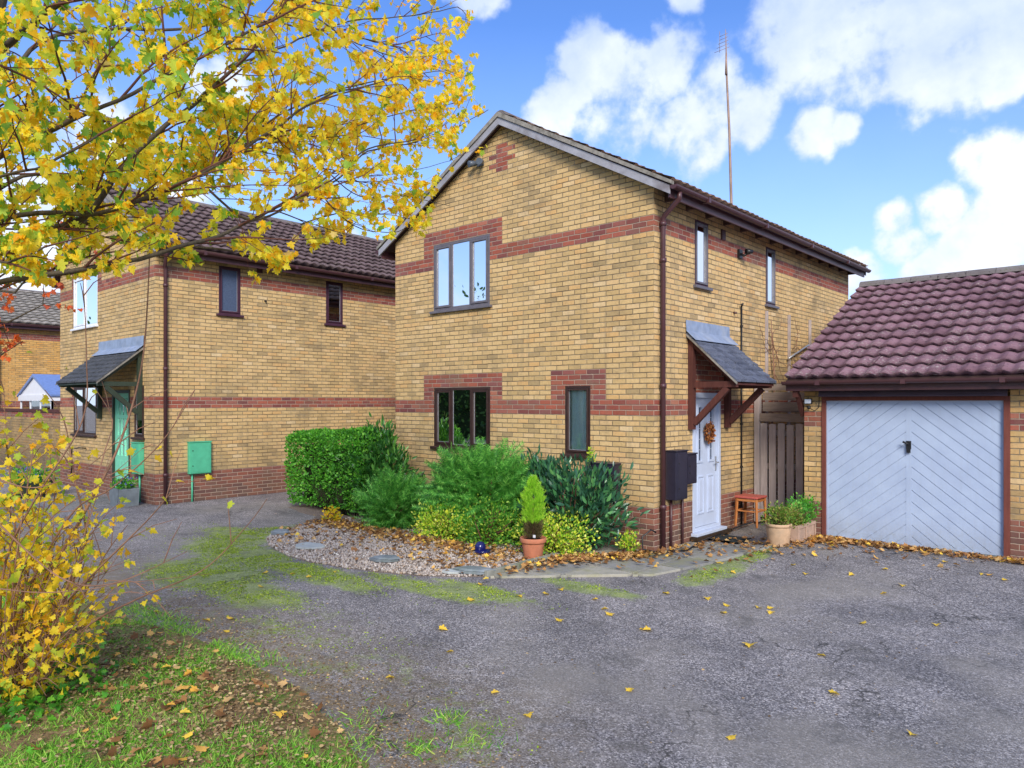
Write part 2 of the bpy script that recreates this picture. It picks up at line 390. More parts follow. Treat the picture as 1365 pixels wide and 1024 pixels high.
M['l_brownneedle'] = leafmat('dry_needles', [(0,(.08,.06,.03)),(1,(.16,.13,.06))], .2)
M['l_pot'] = leafmat('small_herb_leaf', [(0,(.08,.20,.03)),(.5,(.20,.34,.05)),(.8,(.40,.42,.10)),(1,(.42,.30,.12))], .35)
M['l_grass'] = leafmat('grass_blade', [(0,(.10,.30,.03)),(.5,(.24,.58,.06)),(.85,(.46,.74,.11)),(1,(.62,.60,.20))], .4, .5, .3)
M['l_litter'] = leafmat('dead_leaf', [(0,(0.120,0.054,0.024)),(.3,(0.312,0.144,0.054)),(.6,(0.504,0.264,0.096)),(.8,(0.660,0.432,0.192)),(.93,(0.840,0.432,0.072)),(1,(0.950,0.660,0.084))], .15, .7, .2)
M['l_litter2'] = leafmat('brown_litter', [(0,(.12,.075,.04)),(.5,(.30,.19,.10)),(.85,(.50,.35,.19)),(1,(.62,.46,.26))], .1, .8, .15)
M['l_yellow'] = leafmat('fallen_yellow_leaf', [(0,(.50,.26,.07)),(.35,(.80,.46,.04)),(.7,(.85,.60,.08)),(1,(.66,.50,.24))], .2, .6, .2)
M['l_dark'] = leafmat('far_tree_leaf', [(0,(.02,.06,.012)),(.6,(.05,.13,.02)),(1,(.12,.22,.04))], .3)
M['l_flower'] = leafmat('pansy_petal', [(0,(.08,.10,.45)),(.5,(.16,.14,.6)),(.7,(.7,.7,.8)),(1,(.8,.65,.1))], .3)

# ---------------------------------------------------------------- world, sun, camera
w = bpy.data.worlds.new('World'); scn.world = w; w.use_nodes = True; nt = w.node_tree; nt.nodes.clear()
class WN(NT):
    def __init__(s, t): s.t = t
T = WN(nt)
outw = T.n('ShaderNodeOutputWorld'); bg = T.n('ShaderNodeBackground')
SUN_DIR = Vector((.78,-.72,.64)).normalized()
el = math.asin(SUN_DIR.z); az = math.atan2(SUN_DIR.x, SUN_DIR.y)
sky = T.n('ShaderNodeTexSky'); sky.sky_type = 'NISHITA'; sky.sun_disc = False; sky.sun_elevation = el; sky.sun_rotation = az
sky.air_density = 1.; sky.dust_density = .6; sky.ozone_density = 3.
SKYS = .12
tc = T.n('ShaderNodeTexCoord').outputs['Generated']
sepw = T.n('ShaderNodeSeparateXYZ'); T.set(sepw.inputs[0], tc)
hsv = T.n('ShaderNodeHueSaturation'); hsv.inputs['Hue'].default_value = .515; hsv.inputs['Saturation'].default_value = 1.25; hsv.inputs['Value'].default_value = 1.; T.set(hsv.inputs['Color'], sky.outputs[0])
skyc = T.mix(1., hsv.outputs[0], (SKYS,)*3, 'MULTIPLY')
wz1 = T.noise(tc, 9., 8, .58); wz2 = T.noise(tc, 22., 7, .55); wz3 = T.noise(tc, 3.2, 6, .6)
blobs = [(800,95,62),(872,100,72),(765,140,48),(835,140,80),(950,135,60),(1000,160,48),(1085,178,42),(935,190,60),(735,165,46),(1125,172,26),(905,165,60),
 (1120,62,56),(1062,84,28),(1200,65,82),(1300,50,115),(1250,105,46),(1150,0,140),(1340,110,48),(915,-12,30),(1380,-30,200),
 (1335,215,62),(1375,265,95),(1255,282,46),(1200,325,44),(1300,325,70),(1195,292,34),(1240,372,60),(1150,365,40),
 (60,300,120),(150,180,60),(-40,400,170),(235,275,56),(290,110,45),(460,330,40),(640,-5,42),(200,420,60)]
cm = None
for (bx, by, br_) in blobs:
    d = Vector(ray(bx, by)); rr = br_*.93/970./math.sqrt(1+((bx-682.5)/970)**2*.6); d.normalize()
    vd = T.n('ShaderNodeVectorMath', operation='DISTANCE'); T.set(vd.inputs[0], tc); vd.inputs[1].default_value = d
    v = T.math('SUBTRACT', 1., T.math('DIVIDE', vd.outputs['Value'], rr))
    cm = v if cm is None else T.math('MAXIMUM', cm, v)
cm = T.math('MINIMUM', cm, .50); cm = T.math('ADD', cm, T.math('MULTIPLY', T.math('SUBTRACT', T.noise(tc, 4.5, 5, .6), .5), .45)); cm = T.math('ADD', cm, T.math('MULTIPLY', T.math('SUBTRACT', wz1, .5), 1.25)); cm = T.math('ADD', cm, T.math('MULTIPLY', T.math('SUBTRACT', wz2, .5), 1.1))
mask = T.mr(cm, -.02, .42, 0, 1, True)
# the rest of the sky (behind the camera and overhead) has broken cloud as well
dotn = T.n('ShaderNodeVectorMath', operation='DOT_PRODUCT'); T.set(dotn.inputs[0], tc); dotn.inputs[1].default_value = (FX, FY, 0)
back = T.math('MAXIMUM', T.mr(dotn.outputs['Value'], .55, .35), T.mr(sepw.outputs[2], .60, .70))
gen = T.math('MULTIPLY', T.mr(wz3, .43, .58, 0, 1, True), back)
mask = T.math('MAXIMUM', mask, gen)
shade = T.mr(T.math('ADD', T.math('MULTIPLY', wz2, .45), T.math('ADD', T.math('MULTIPLY', T.noise(tc, 5., 5), .75), T.math('MULTIPLY', cm, .22))), .50, 1.05)
greyr = T.mr(sepw.outputs[2], .30, .46)   # the high cloud bank is greyer
cloudc = T.mix(shade, (.36,.42,.56), (.66,.67,.70)); cloudc = T.mix(T.math('MULTIPLY', greyr, T.mr(wz1, .35, .65, .35, .95)), cloudc, (.24,.32,.50))
# thin veil lightening the lower sky
veil = T.mr(sepw.outputs[2], .0, .46, .72, .05); veil = T.math('MULTIPLY', veil, T.mr(wz3, .2, .75, .6, 1.))
skyc = T.mix(veil, skyc, (.34,.44,.64))
fin = T.mix(mask, skyc, cloudc)
T.set(bg.inputs[0], fin); bg.inputs[1].default_value = 1.
nt.links.new(bg.outputs[0], outw.inputs[0])

sl = bpy.data.lights.new('sun', 'SUN'); sl.energy = 2.0; sl.angle = math.radians(22); sl.color = (1., .93, .82)
so = bpy.data.objects.new('sun', sl); COL.objects.link(so); so.rotation_euler = (-SUN_DIR).to_track_quat('-Z', 'Y').to_euler()
cd = bpy.data.cameras.new('camera'); cd.sensor_width = 36; cd.lens = 36*970/1365; cd.shift_y = 24/1365; cd.clip_end = 2000; cd.clip_start = .05
co = bpy.data.objects.new('camera', cd); COL.objects.link(co); co.location = (CX,CY,CZ); co.rotation_euler = (PI/2, 0, math.atan2(.669,.743)); scn.camera = co
scn.view_settings.view_transform = 'Standard'; scn.view_settings.look = 'None'; scn.view_settings.exposure = 1.05; scn.view_settings.gamma = 1
scn.cycles.max_bounces = 6; scn.cycles.transparent_max_bounces = 12

# ---------------------------------------------------------------- ground
def grid_axis(lo, hi, st, far):
    a = list(np.arange(lo, hi+1e-6, st)); return [-far, -60, -30]+a+[30, 60, far]
def ground():
    xs = grid_axis(-16, 8, .3, 400); ys = grid_axis(-13, 12, .3, 400)
    vs = [(x, y, gh(x, y)) for x in xs for y in ys]; ny = len(ys)
    fs = [(i*ny+j, (i+1)*ny+j, (i+1)*ny+j+1, i*ny+j+1) for i in range(len(xs)-1) for j in range(ny-1)]
    t = NT('asphalt'); p = t.pos()
    n1 = t.noise(p, 1.1, 6, .6); n2 = t.noise(p, 70., 4, .75); n3 = t.noise(p, 7., 5, .65)
    vo = t.n('ShaderNodeTexVoronoi'); t.set(vo.inputs['Vector'], p); vo.inputs['Scale'].default_value = 95.
    vs_ = t.n('ShaderNodeSeparateColor'); t.set(vs_.inputs[0], vo.outputs['Color'])
    agg = t.ramp(vs_.outputs[0], [(0,(.055,.054,.058)),(.3,(.135,.132,.140)),(.7,(.24,.235,.245)),(.92,(.37,.36,.37)),(1,(.52,.50,.49))])
    c = t.mix(t.mr(n1, .35, .68), t.mix(1., agg, (.80,.80,.85), 'MULTIPLY'), t.mix(1., agg, (1.45,1.42,1.45), 'MULTIPLY'))
    c = t.mix(t.mr(n3, .45, .75, 0, .5), c, (.13,.126,.128)); c = t.mix(t.mr(t.noise(p, .6, 5), .50, .64, 0, .55), c, (.27,.255,.24)); c = t.mix(t.mr(t.noise(p, 1.7, 6, .7), .56, .66, 0, .5), c, (.085,.085,.085))
    # brown soil wash along the verge
    sp = t.n('ShaderNodeSeparateXYZ'); t.set(sp.inputs[0], p)
    wash = t.math('MULTIPLY', t.mr(sp.outputs[1], -4.3, -5.7), t.mr(sp.outputs[0], 3.1, 1.9)); wash = t.math('MULTIPLY', wash, t.mr(n3, .3, .55))
    c = t.mix(t.math('MULTIPLY', wash, t.mr(n2, .35, .6, .35, .95)), c, (.19,.145,.085))
    ell = [(-5.4,-3.1,.9,.35,1.1),(-4.3,-3.75,1.2,.45,1.),(-3.4,-4.6,1.0,.55,1.1),(-2.2,-4.7,.9,.35,.9),(-2.4,-3.75,1.1,.28,1.),(-1.0,-3.32,.9,.22,.9),(-.37,-3.0,.7,.22,1.),
           (.42,-2.1,.6,.2,.8),(1.14,-.5,.25,.8,.9),(1.8,-5.35,.25,.2,.25),(2.1,-5.6,.3,.2,.2),(1.15,.6,.2,.5,.8),(-.8,-5.2,1.3,.5,.16),(.4,-5.2,.8,.5,.16)]
    mk = None
    for ex, ey, ra, rb, st in ell:
        dx = t.math('DIVIDE', t.math('SUBTRACT', sp.outputs[0], ex), ra); dy = t.math('DIVIDE', t.math('SUBTRACT', sp.outputs[1], ey), rb)
        q = t.math('SUBTRACT', 1., t.math('SQRT', t.math('ADD', t.math('MULTIPLY', dx, dx), t.math('MULTIPLY', dy, dy)))); q = t.math('MULTIPLY', t.math('ADD', q, .35), st)
        mk = q if mk is None else t.math('MAXIMUM', mk, q)
    mk = t.math('MAXIMUM', mk, -.4)
    mk = t.math('ADD', mk, t.math('MULTIPLY', t.math('SUBTRACT', t.noise(p, 3.2, 7, .7), .5), 1.9))
    mm = t.mr(mk, .02, .55); fn = t.noise(p, 22., 7, .82); mm = t.mr(t.math('ADD', t.math('MULTIPLY', mm, .34), t.math('MULTIPLY', t.math('ADD', fn, t.noise(p, 70., 3, .6)), .5)), .60, .80)
    mm = t.math('MULTIPLY', mm, t.mr(mk, .0, .25))
    moss = t.ramp(t.noise(p, 5., 5, .7), [(.3,(.10,.16,.015)),(.5,(.24,.36,.025)),(.7,(.42,.55,.045))])
    c = t.mix(t.math('MULTIPLY', mm, .50), c, moss)
    vc = t.n('ShaderNodeTexVoronoi'); vc.feature = 'DISTANCE_TO_EDGE'; wv_ = t.n('ShaderNodeVectorMath', operation='ADD'); nv_ = t.n('ShaderNodeTexNoise'); t.set(nv_.inputs['Vector'], p); nv_.inputs['Scale'].default_value = 2.6; nv_.inputs['Detail'].default_value = 6
    t.set(wv_.inputs[0], p); t.set(wv_.inputs[1], nv_.outputs['Color']); t.set(vc.inputs['Vector'], wv_.outputs[0]); vc.inputs['Scale'].default_value = .42
    crk = t.math('MULTIPLY', t.mr(vc.outputs['Distance'], .007, .002), t.mr(t.noise(p, .45, 2), .50, .58)); c = t.mix(t.math('MULTIPLY', crk, .75), c, (.03,.03,.03))
    c = t.mix(1., c, (1.04,1.0,.92), 'MULTIPLY')
    h = t.math('ADD', t.math('MULTIPLY', vo.outputs['Distance'], -.6), t.math('MULTIPLY', n2, .8))
    t.bsdf(c, t.mr(n3, .3, .7, .68, .9), t.bump(h, .7, .008), .3)
    mb = MB(); mb.add(vs, fs, True); o = mb.build('ground', t.m); tag(o, kind='structure')
ground()

VERGE = [(-14,-6.4),(-8,-6.25),(-4,-6.1),(-2.5,-5.96),(-1.2,-5.8),(-.3,-5.76),(.6,-5.80),(1.2,-5.93),(1.8,-6.12),(2.35,-6.6),(2.7,-7.6),(2.9,-9),(3.1,-16),(-14,-16)]
def inpoly(x, y, P):
    c = False; n = len(P)
    for i in range(n):
        x1, y1 = P[i]; x2, y2 = P[(i+1) % n]
        if (y1 > y) != (y2 > y) and x < (x2-x1)*(y-y1)/(y2-y1)+x1: c = not c
    return c
def edge_dist(x, y, P):
    m = 9
    for i in range(len(P)):
        a = Vector(P[i]); b = Vector(P[(i+1) % len(P)]); p = Vector((x,y)); ab = b-a
        tt = max(0, min(1, (p-a).dot(ab)/ab.dot(ab))); m = min(m, (a+ab*tt-p).length)
    return m
def sheet(name, P, z, mat, step=.2, amp=.02, dome=.05, kind='structure', zf=None):
    xs = [p[0] for p in P]; ys = [p[1] for p in P]
    mb = MB(); idx = {}; nx = int((max(xs)-min(xs))/step)+2; ny = int((max(ys)-min(ys))/step)+2
    # smooth polygon boundary by clamping: outline as fan rim + interior grid pushed down outside
    for i in range(nx+1):
        for j in range(ny+1):
            x = min(xs)-step+i*step; y = min(ys)-step+j*step
            ins = inpoly(x, y, P); e = edge_dist(x, y, P)
            h = (dome*sm(e/.5)+z+amp*(mn.noise(Vector((x*2.3,y*2.3,3)))+.6*mn.noise(Vector((x*7,y*7,1))))*sm(e/.3)) if ins else z-.35*e
            mb.v.append((x, y, gh(x,y)+h)); idx[(i,j)] = len(mb.v)-1
            if i and j: mb.f.append((idx[(i-1,j-1)], idx[(i,j-1)], idx[(i,j)], idx[(i-1,j)])); mb.sm.append(True)
    o = mb.build(name, mat); tag(o, kind=kind); return o
t = NT('verge_soil'); p = t.pos(); nn = t.noise(p, 5., 6, .7)
c = t.ramp(nn, [(.3,(.13,.085,.045)),(.5,(.27,.18,.09)),(.7,(.36,.28,.14))])
c = t.mix(t.math('MULTIPLY', t.mr(t.noise(p, 1.7, 4), .45, .6), t.mr(t.noise(p, 30., 3), .4, .6)), c, (.17,.27,.05))
t.bsdf(c, .95, t.bump(t.noise(p, 40., 4, .7), .8, .02), .1); M['verge'] = t.m
t = NT('bed_grit'); p = t.pos(); c = t.ramp(t.noise(p, 40., 5, .7), [(.3,(.08,.06,.045)),(.6,(.26,.21,.18)),(.75,(.40,.34,.30))]); t.bsdf(c, .95, t.bump(t.noise(p, 60., 3), .8, .01), .1); M['grit'] = t.m
sheet('grass_verge', VERGE, .008, M['verge'], .17, .03, .07)
BED = [(-5.25,-2.62),(-4.95,-2.95),(-4.35,-3.25),(-3.6,-3.42),(-3.0,-3.44),(-2.5,-3.36),(-1.9,-3.2),(-1.35,-2.96),(-.95,-2.66),(-.78,-2.46),(-.74,-1.2),(-.1,-.42),(-.04,-.03),(-5.3,-.03),(-7.4,-.3),(-7.3,-1.2),(-6.1,-1.35),(-5.6,-1.9)]
sheet('planting_bed', BED, .006, M['grit'], .12, .01, .03)
def vz(x, y):
    e = edge_dist(x, y, VERGE); return gh(x,y)+.008+.07*sm(e/.5)
def bz(x, y):
    e = edge_dist(x, y, BED); return gh(x,y)+.006+.03*sm(e/.5)

# gravel stones
def gravel():
    n = 15000; pts = []
    while len(pts) < n:
        x = random.uniform(-5.4,-.6); y = random.uniform(-3.6,-.9)
        if inpoly(x, y, BED) and (y < -1.35 - .25*max(0, -(x+3)) + .9*mn.noise(Vector((x,y,0)))*.4 or random.random() < .25):
            pts.append((x, y, bz(x,y)+random.uniform(-.002,.012)))
    ov = np.array([(1,0,0),(-1,0,0),(0,1,0),(0,-1,0),(0,0,1),(0,0,-1),(.7,.7,.3),(-.7,-.6,.35)], dtype=np.float32)*.5
    of = np.array([(6,2,4),(6,4,0),(6,0,2),(2,1,4),(1,7,4),(7,3,4),(1,3,7),(3,0,4),(2,0,5),(1,2,5),(3,1,5),(0,3,5)], dtype=np.int32)
    d = rnd_dirs(n,-.25,.25); nr = np.tile([0,0,1.],(n,1))+rng.normal(0,.25,(n,3))
    t = NT('gravel_stone'); r = t.n('ShaderNodeNewGeometry').outputs['Random Per Island']
    c = t.ramp(r, [(0,(.12,.09,.07)),(.2,(.31,.26,.22)),(.5,(.44,.39,.35)),(.75,(.54,.47,.41)),(.9,(.36,.25,.17)),(1,(.72,.69,.64))])
    t.bsdf(c, .8, None, .25)
    o = scatter('gravel', (ov, of), pts, d, nr, rng.uniform(.018,.045,n), t.m, width=rng.uniform(.6,1.,n)); tag(o, kind='stuff')
    o['label'] = 'pale pinkish gravel filling the front garden bed'
    o['category'] = 'gravel'
gravel()

def moss():
    zone = [(-5.4,-3.1,.9,.35,1.),(-4.3,-3.75,1.2,.40,1.),(-3.4,-4.6,.9,.5,1.),(-2.2,-4.7,.8,.32,.7),(-2.4,-3.72,1.1,.22,1.),(-1.0,-3.28,.9,.16,.8),(-.37,-2.95,.7,.14,.8),(.42,-2.0,.5,.12,.5),(1.12,-.5,.16,.7,.7),(1.15,.6,.14,.45,.6),(-.6,-5.1,1.3,.4,.12),(1.9,-5.4,.4,.25,.25),(-5.6,-2.5,.25,.5,.8)]
    P = []
    for ex, ey, ra, rb, st in zone:
        n = int(16000*ra*rb*st)+60
        for _ in range(n):
            x = ex+random.gauss(0, ra*.62); y = ey+random.gauss(0, rb*.62)
            if inpoly(x,y,BED): continue
            q = mn.noise(Vector((x*2.1,y*2.1,5)))+.7*mn.noise(Vector((x*8,y*8,1)))
            if random.random() < sm((q+.35)/.55): P.append((x,y,gh(x,y)+.002))
    n = len(P); o = scatter('moss','oval',P,rnd_dirs(n,-.1,.5),rnd_dirs(n,.4,1),rng.uniform(.008,.022,n),leafmat('moss_clump',[(0,(.12,.18,.02)),(.4,(.24,.36,.03)),(.8,(.38,.50,.05)),(1,(.46,.48,.10))],.1,.9,.1)); tag(o,'yellow green moss creeping over the asphalt round the gravel bed','moss',kind='stuff')
moss()

# ---------------------------------------------------------------- leaves lying about
def flat_leaves(name, pts, mat, s0, s1, label, tilt=.35, tmpl='maple', cat='fallen leaves'):
    n = len(pts); d = rnd_dirs(n,-.2,.2); nr = np.tile([0,0,1.],(n,1))+rng.normal(0,tilt,(n,3))
    o = scatter(name, tmpl, pts, d, nr, rng.uniform(s0,s1,n), mat); tag(o, label, cat, kind='stuff'); return o
def spread(n, cx, cy, rx, ry, zf, cond=None):
    out = []
    while len(out) < n:
        x = random.gauss(cx, rx); y = random.gauss(cy, ry)
        if cond and not cond(x, y): continue
        out.append((x, y, zf(x,y)+random.uniform(.005,.03)))
    return out
inb = lambda x, y: inpoly(x, y, BED)
pts = []
for cx_, cy_, rx_, ry_, n_ in [(-4.9,-1.75,.5,.22,260),(-4.1,-1.75,.5,.2,260),(-3.3,-1.8,.5,.22,260),(-2.5,-1.75,.5,.2,260),(-1.8,-1.7,.4,.25,220),(-1.2,-1.9,.3,.3,160),(-3,-2.4,1.2,.4,260),(-4.4,-2.9,.7,.2,80),(-5.1,-2.4,.2,.3,60),(-1.4,-2.6,.4,.25,80)]:
    pts += spread(int(n_*(1. if cy_ > -2. else .6)), cx_, cy_+.08, rx_, ry_*.8, lambda x,y: bz(x,y)+.01, inb)
flat_leaves('fallen_leaves', pts, M['l_litter'], .035, .075, 'orange and brown leaves drifted over the gravel in front of the shrubs')
notbed = lambda x, y: not inb(x, y) and not (x < .12 and y > -.08)
pts = []
for cx_, cy_, rx_, ry_, n_ in [(-.45,-.95,.16,.25,300),(-.15,-.5,.14,.16,200),(-.58,-1.7,.10,.35,110),(.15,-.15,.06,.2,40),(.5,-.3,.45,.5,30),(.25,.6,.15,.5,60),(.75,.9,.3,.5,70)]:
    pts += spread(n_, cx_, cy_, rx_, ry_, lambda x,y: gh(x,y)+.045, notbed)
flat_leaves('fallen_leaves', pts, M['l_litter'], .04, .08, 'brown leaves piled on the paving beside the house corner')
pts = []
ingar = lambda x, y: not (1.15 < x < 4.2 and y > 2.2)
for cx_, cy_, rx_, ry_, n_ in [(1.55,1.95,.18,.14,260),(1.95,2.05,.3,.11,240),(2.6,2.08,.4,.1,200),(3.3,2.1,.4,.1,90),(3.95,2.1,.25,.12,140),(1.4,1.5,.25,.3,110),(2.4,1.6,.9,.3,90),(1.1,.8,.2,.4,60)]:
    pts += spread(n_, cx_, cy_, rx_, ry_, lambda x,y: gh(x,y)+.006, ingar)
flat_leaves('fallen_leaves', pts, M['l_litter'], .04, .08, 'dry leaves swept along the foot of the garage door')
inv = lambda x, y: inpoly(x, y, VERGE)
pts = spread(9000, .2, -6.5, 1.2, .45, vz, inv)
flat_leaves('leaf_litter', pts, M['l_litter2'], .014, .036, 'small brown leaf litter over the grass verge', .5, 'oval', 'leaf litter')
pts = spread(190, .1, -6.5, 1.4, .45, lambda x,y: vz(x,y)+.02, inv)
flat_leaves('fallen_leaves', pts, M['l_litter'], .04, .075, 'scattered leaves lying on the grass verge')
pts = []
for _ in range(2600):
    x = random.uniform(-2.5,2.6); y = -5.72-max(0,x-.6)*.26+abs(random.gauss(0,.28))
    if not inb(x,y): pts.append((x,y,gh(x,y)+.004))
for _ in range(900):
    x = random.uniform(-7,5.5); y = random.uniform(-6.5,1.5)
    if inb(x,y) or inv(x,y) or (x < .1 and y > -.1): continue
    pts.append((x,y,gh(x,y)+.004))
flat_leaves('leaf_crumbs', pts, M['l_litter2'], .008, .028, 'tiny leaf fragments strewn over the asphalt drive', .3, 'oval', 'leaf litter')
# individual yellow leaves on the asphalt
tv, tf = bm_template('maple')
leafpix = [(590,840,1.2),(520,905,1),(1000,862,1.5),(1112,926,1.2),(863,841,.9),(1150,832,.9),(1248,834,.7),(692,796,.8),(628,801,.9),(641,780,.8),(728,793,.8),(748,787,.9),(793,800,.7),(806,813,.8),(812,820,.8),(856,840,.5),
 (887,792,.8),(943,799,.7),(968,808,.7),(964,818,.7),(1011,811,1.),(1028,812,.8),(1028,818,.6),(958,751,.8),(977,764,.7),(1057,752,.8),(1074,765,.7),(1135,765,.6),(1180,757,.8),(1202,780,.7),(1178,792,.7),(1095,875,.6),(840,921,.4),
 (660,925,.5),(275,828,.9),(300,843,.8),(308,826,.8),(196,791,.8),(210,817,.7),(348,783,.8),(353,765,.8),(412,770,.7),(445,763,.6),(390,766,.5),(1310,765,.6),(1340,772,.6),(1260,750,.7),(745,828,.6),(600,870,.4),(705,955,.4),(1215,980,.5),(975,985,.5)]
src = None
for (px, py, s) in leafpix:
    x, y = G(px, py, 0.); x, y = G(px, py, gh(x,y))
    if inv(x,y) or inb(x,y): continue
    a = random.uniform(0, 2*PI)
    if src is None:
        me = bpy.data.meshes.new('fallen_leaf'); me.from_pydata([(v[0]*.085, (v[1]-.4)*.085, v[2]*.085+.012) for v in tv], [], [tuple(f) for f in tf]); me.materials.append(M['l_yellow'])
        src = bpy.data.objects.new('fallen_leaf', me); o = src
    else: o = src.copy()
    COL.objects.link(o); o.location = (x,y,gh(x,y)+.002); o.rotation_euler = (random.uniform(-.25,.25), random.uniform(-.25,.25), a); sc_ = (.52+.42*s)*random.uniform(.85,1.1); o.scale = (sc_,sc_,sc_)
    tag(o, 'single yellow maple leaf lying flat on the grey asphalt', 'leaf', 'yellow leaves scattered over the driveway')

# ---------------------------------------------------------------- grass
def grass():
    pts = []
    while len(pts) < 85000:
        x = random.uniform(-4.,2.9); y = -5.7-2.3*random.random()**.8
        if not inv(x,y): continue
        d = mn.noise(Vector((x*1.3,y*1.3,7)))+.6*mn.noise(Vector((x*4,y*4,2)))
        near = sm((-y-6.0)/1.3)
        if random.random() < sm((d+.18+.55*(near-.5))/.35)*.95+.07: pts.append((x,y,vz(x,y)-.01))
    for cx_, cy_, r_ in [(1.72,-5.42,.10),(2.05,-5.5,.16),(1.35,-5.85,.2),(1.6,-6.0,.15),(2.25,-6.2,.15),(1.9,-5.8,.1)]:
        for _ in range(110): 
            x = random.gauss(cx_, r_*.6); y = random.gauss(cy_, r_*.6); pts.append((x,y,gh(x,y)+(.0 if not inv(x,y) else vz(x,y)-gh(x,y)-.01)))
    for _ in range(5200):
        x = random.uniform(-3,2.4); yb = -5.76-max(0,x-.6)*.26; y = yb+random.gauss(0,.10)
        if mn.noise(Vector((x*1.7,y*.8,4))) > .12: pts.append((x,y,(vz(x,y) if inv(x,y) else gh(x,y))-.006))
    n = len(pts); d = rnd_dirs(n, .15, .95); nr = rnd_dirs(n)
    o = scatter('grass', 'blade', pts, d, nr, rng.uniform(.03,.08,n), M['l_grass'], width=rng.uniform(1.,2.2,n))
    tag(o, 'patchy short grass on the verge at the lower left', 'grass', kind='stuff')
grass()

# ---------------------------------------------------------------- paving path
def clip(poly, a, b):
    out = []; n = len(poly)
    def sd(p): return (b[0]-a[0])*(p[1]-a[1])-(b[1]-a[1])*(p[0]-a[0])
    for i in range(n):
        p, q = poly[i], poly[(i+1) % n]; sp_, sq = sd(p), sd(q)
        if sp_ >= 0: out.append(p)
        if sp_*sq < 0:
            tt = sp_/(sp_-sq); out.append((p[0]+(q[0]-p[0])*tt, p[1]+(q[1]-p[1])*tt))
    return out
mb = MB()
for i in range(-2, 4):
    for j in range(-5, 6):
        x0 = -.72+i*.6+.6; y0 = -2.45+j*.6; 
        g = .018+random.random()*.008
        poly = [(x0+g,y0+g),(x0+.6-g,y0+g),(x0+.6-g,y0+.6-g),(x0+g,y0+.6-g)]
        for a, b in (((-.95,-2.78),(.80,-1.02)), ((.66,-1.2),(1.12,.9)), ((-.68,2),(-.68,-4)), ((3,3.1),(-3,3.1))):
            poly = clip(poly, a, b) if a[0] < 2 else clip(poly, a, b)
            if len(poly) < 3: break
        if len(poly) < 3: continue
        cxm = sum(p[0] for p in poly)/len(poly); cym = sum(p[1] for p in poly)/len(poly)
        if cxm < -.02 and cym > .0: continue
        if cym > 3.1: continue
        if cym > 0: poly = [(max(p[0], .012), p[1]) for p in poly]
        top = .026+random.uniform(-.005,.008)
        n = len(poly); mb.add([(p[0],p[1],gh(*p)-.05) for p in poly]+[(p[0],p[1],gh(*p)+top) for p in poly], [tuple(range(n,2*n))]+[(k,(k+1)%n,n+(k+1)%n,n+k) for k in range(n)])
t = NT('paving_slab'); p = t.pos(); ri = t.n('ShaderNodeNewGeometry').outputs['Random Per Island']
c = t.ramp(ri, [(0,(.20,.20,.205)),(.5,(.32,.31,.28)),(1,(.42,.39,.31))]); c = t.mix(t.mr(t.noise(p, 6., 6, .7), .42, .65, 0, .4), c, (.13,.14,.09)); c = t.mix(t.mr(t.noise(p, 2.2, 5, .7), .5, .64, 0, .6), c, (.24,.24,.10))
c = t.mix(t.mr(t.noise(p, 90., 2), .3, .7, 0, .25), c, (.4,.38,.34))
t.bsdf(c, .85, t.bump(t.noise(p, 60., 4, .7), .5, .006), .25)
tag(mb.build('path', t.m, bevel=.004), kind='structure')
mb = MB(); mb.box(-.79,-.735,-2.5,-1.85,-.03,.075); mb.box(-.79,-.737,-1.84,-1.15,-.03,.082)
tag(mb.build('edging_kerb', M['concrete'], bevel=.006), 'mossy concrete edging strip between the gravel and the paving', 'edging')

# ---------------------------------------------------------------- wall and window builders
def wall_face(mb, m, u0, u1, z0, z1, holes, rev=.10):
    """outer face with real openings; m(u,d,z) maps, d outward"""
    us = sorted({u0, u1, *[h[0] for h in holes], *[h[1] for h in holes]}); zs = sorted({z0, z1, *[h[2] for h in holes], *[h[3] for h in holes]})
    for i in range(len(us)-1):
        for j in range(len(zs)-1):
            a, b, c_, d_ = us[i], us[i+1], zs[j], zs[j+1]; mu, mz = (a+b)/2, (c_+d_)/2
            if any(h[0] < mu < h[1] and h[2] < mz < h[3] for h in holes): continue
            mb.quad(m(a,0,c_), m(b,0,c_), m(b,0,d_), m(a,0,d_))
    for (a,b,c_,d_) in holes:
        mb.quad(m(a,0,c_), m(a,-rev,c_), m(b,-rev,c_), m(b,0,c_)); mb.quad(m(a,0,d_), m(b,0,d_), m(b,-rev,d_), m(a,-rev,d_))
        mb.quad(m(a,0,c_), m(a,0,d_), m(a,-rev,d_), m(a,-rev,c_)); mb.quad(m(b,0,c_), m(b,-rev,c_), m(b,-rev,d_), m(b,0,d_))
def fmap(y): return lambda u, d, z: (u, y-d, z)     # front face (looks -y)
def smap(x): return lambda u, d, z: (x+d, u, z)     # right side face (looks +x)

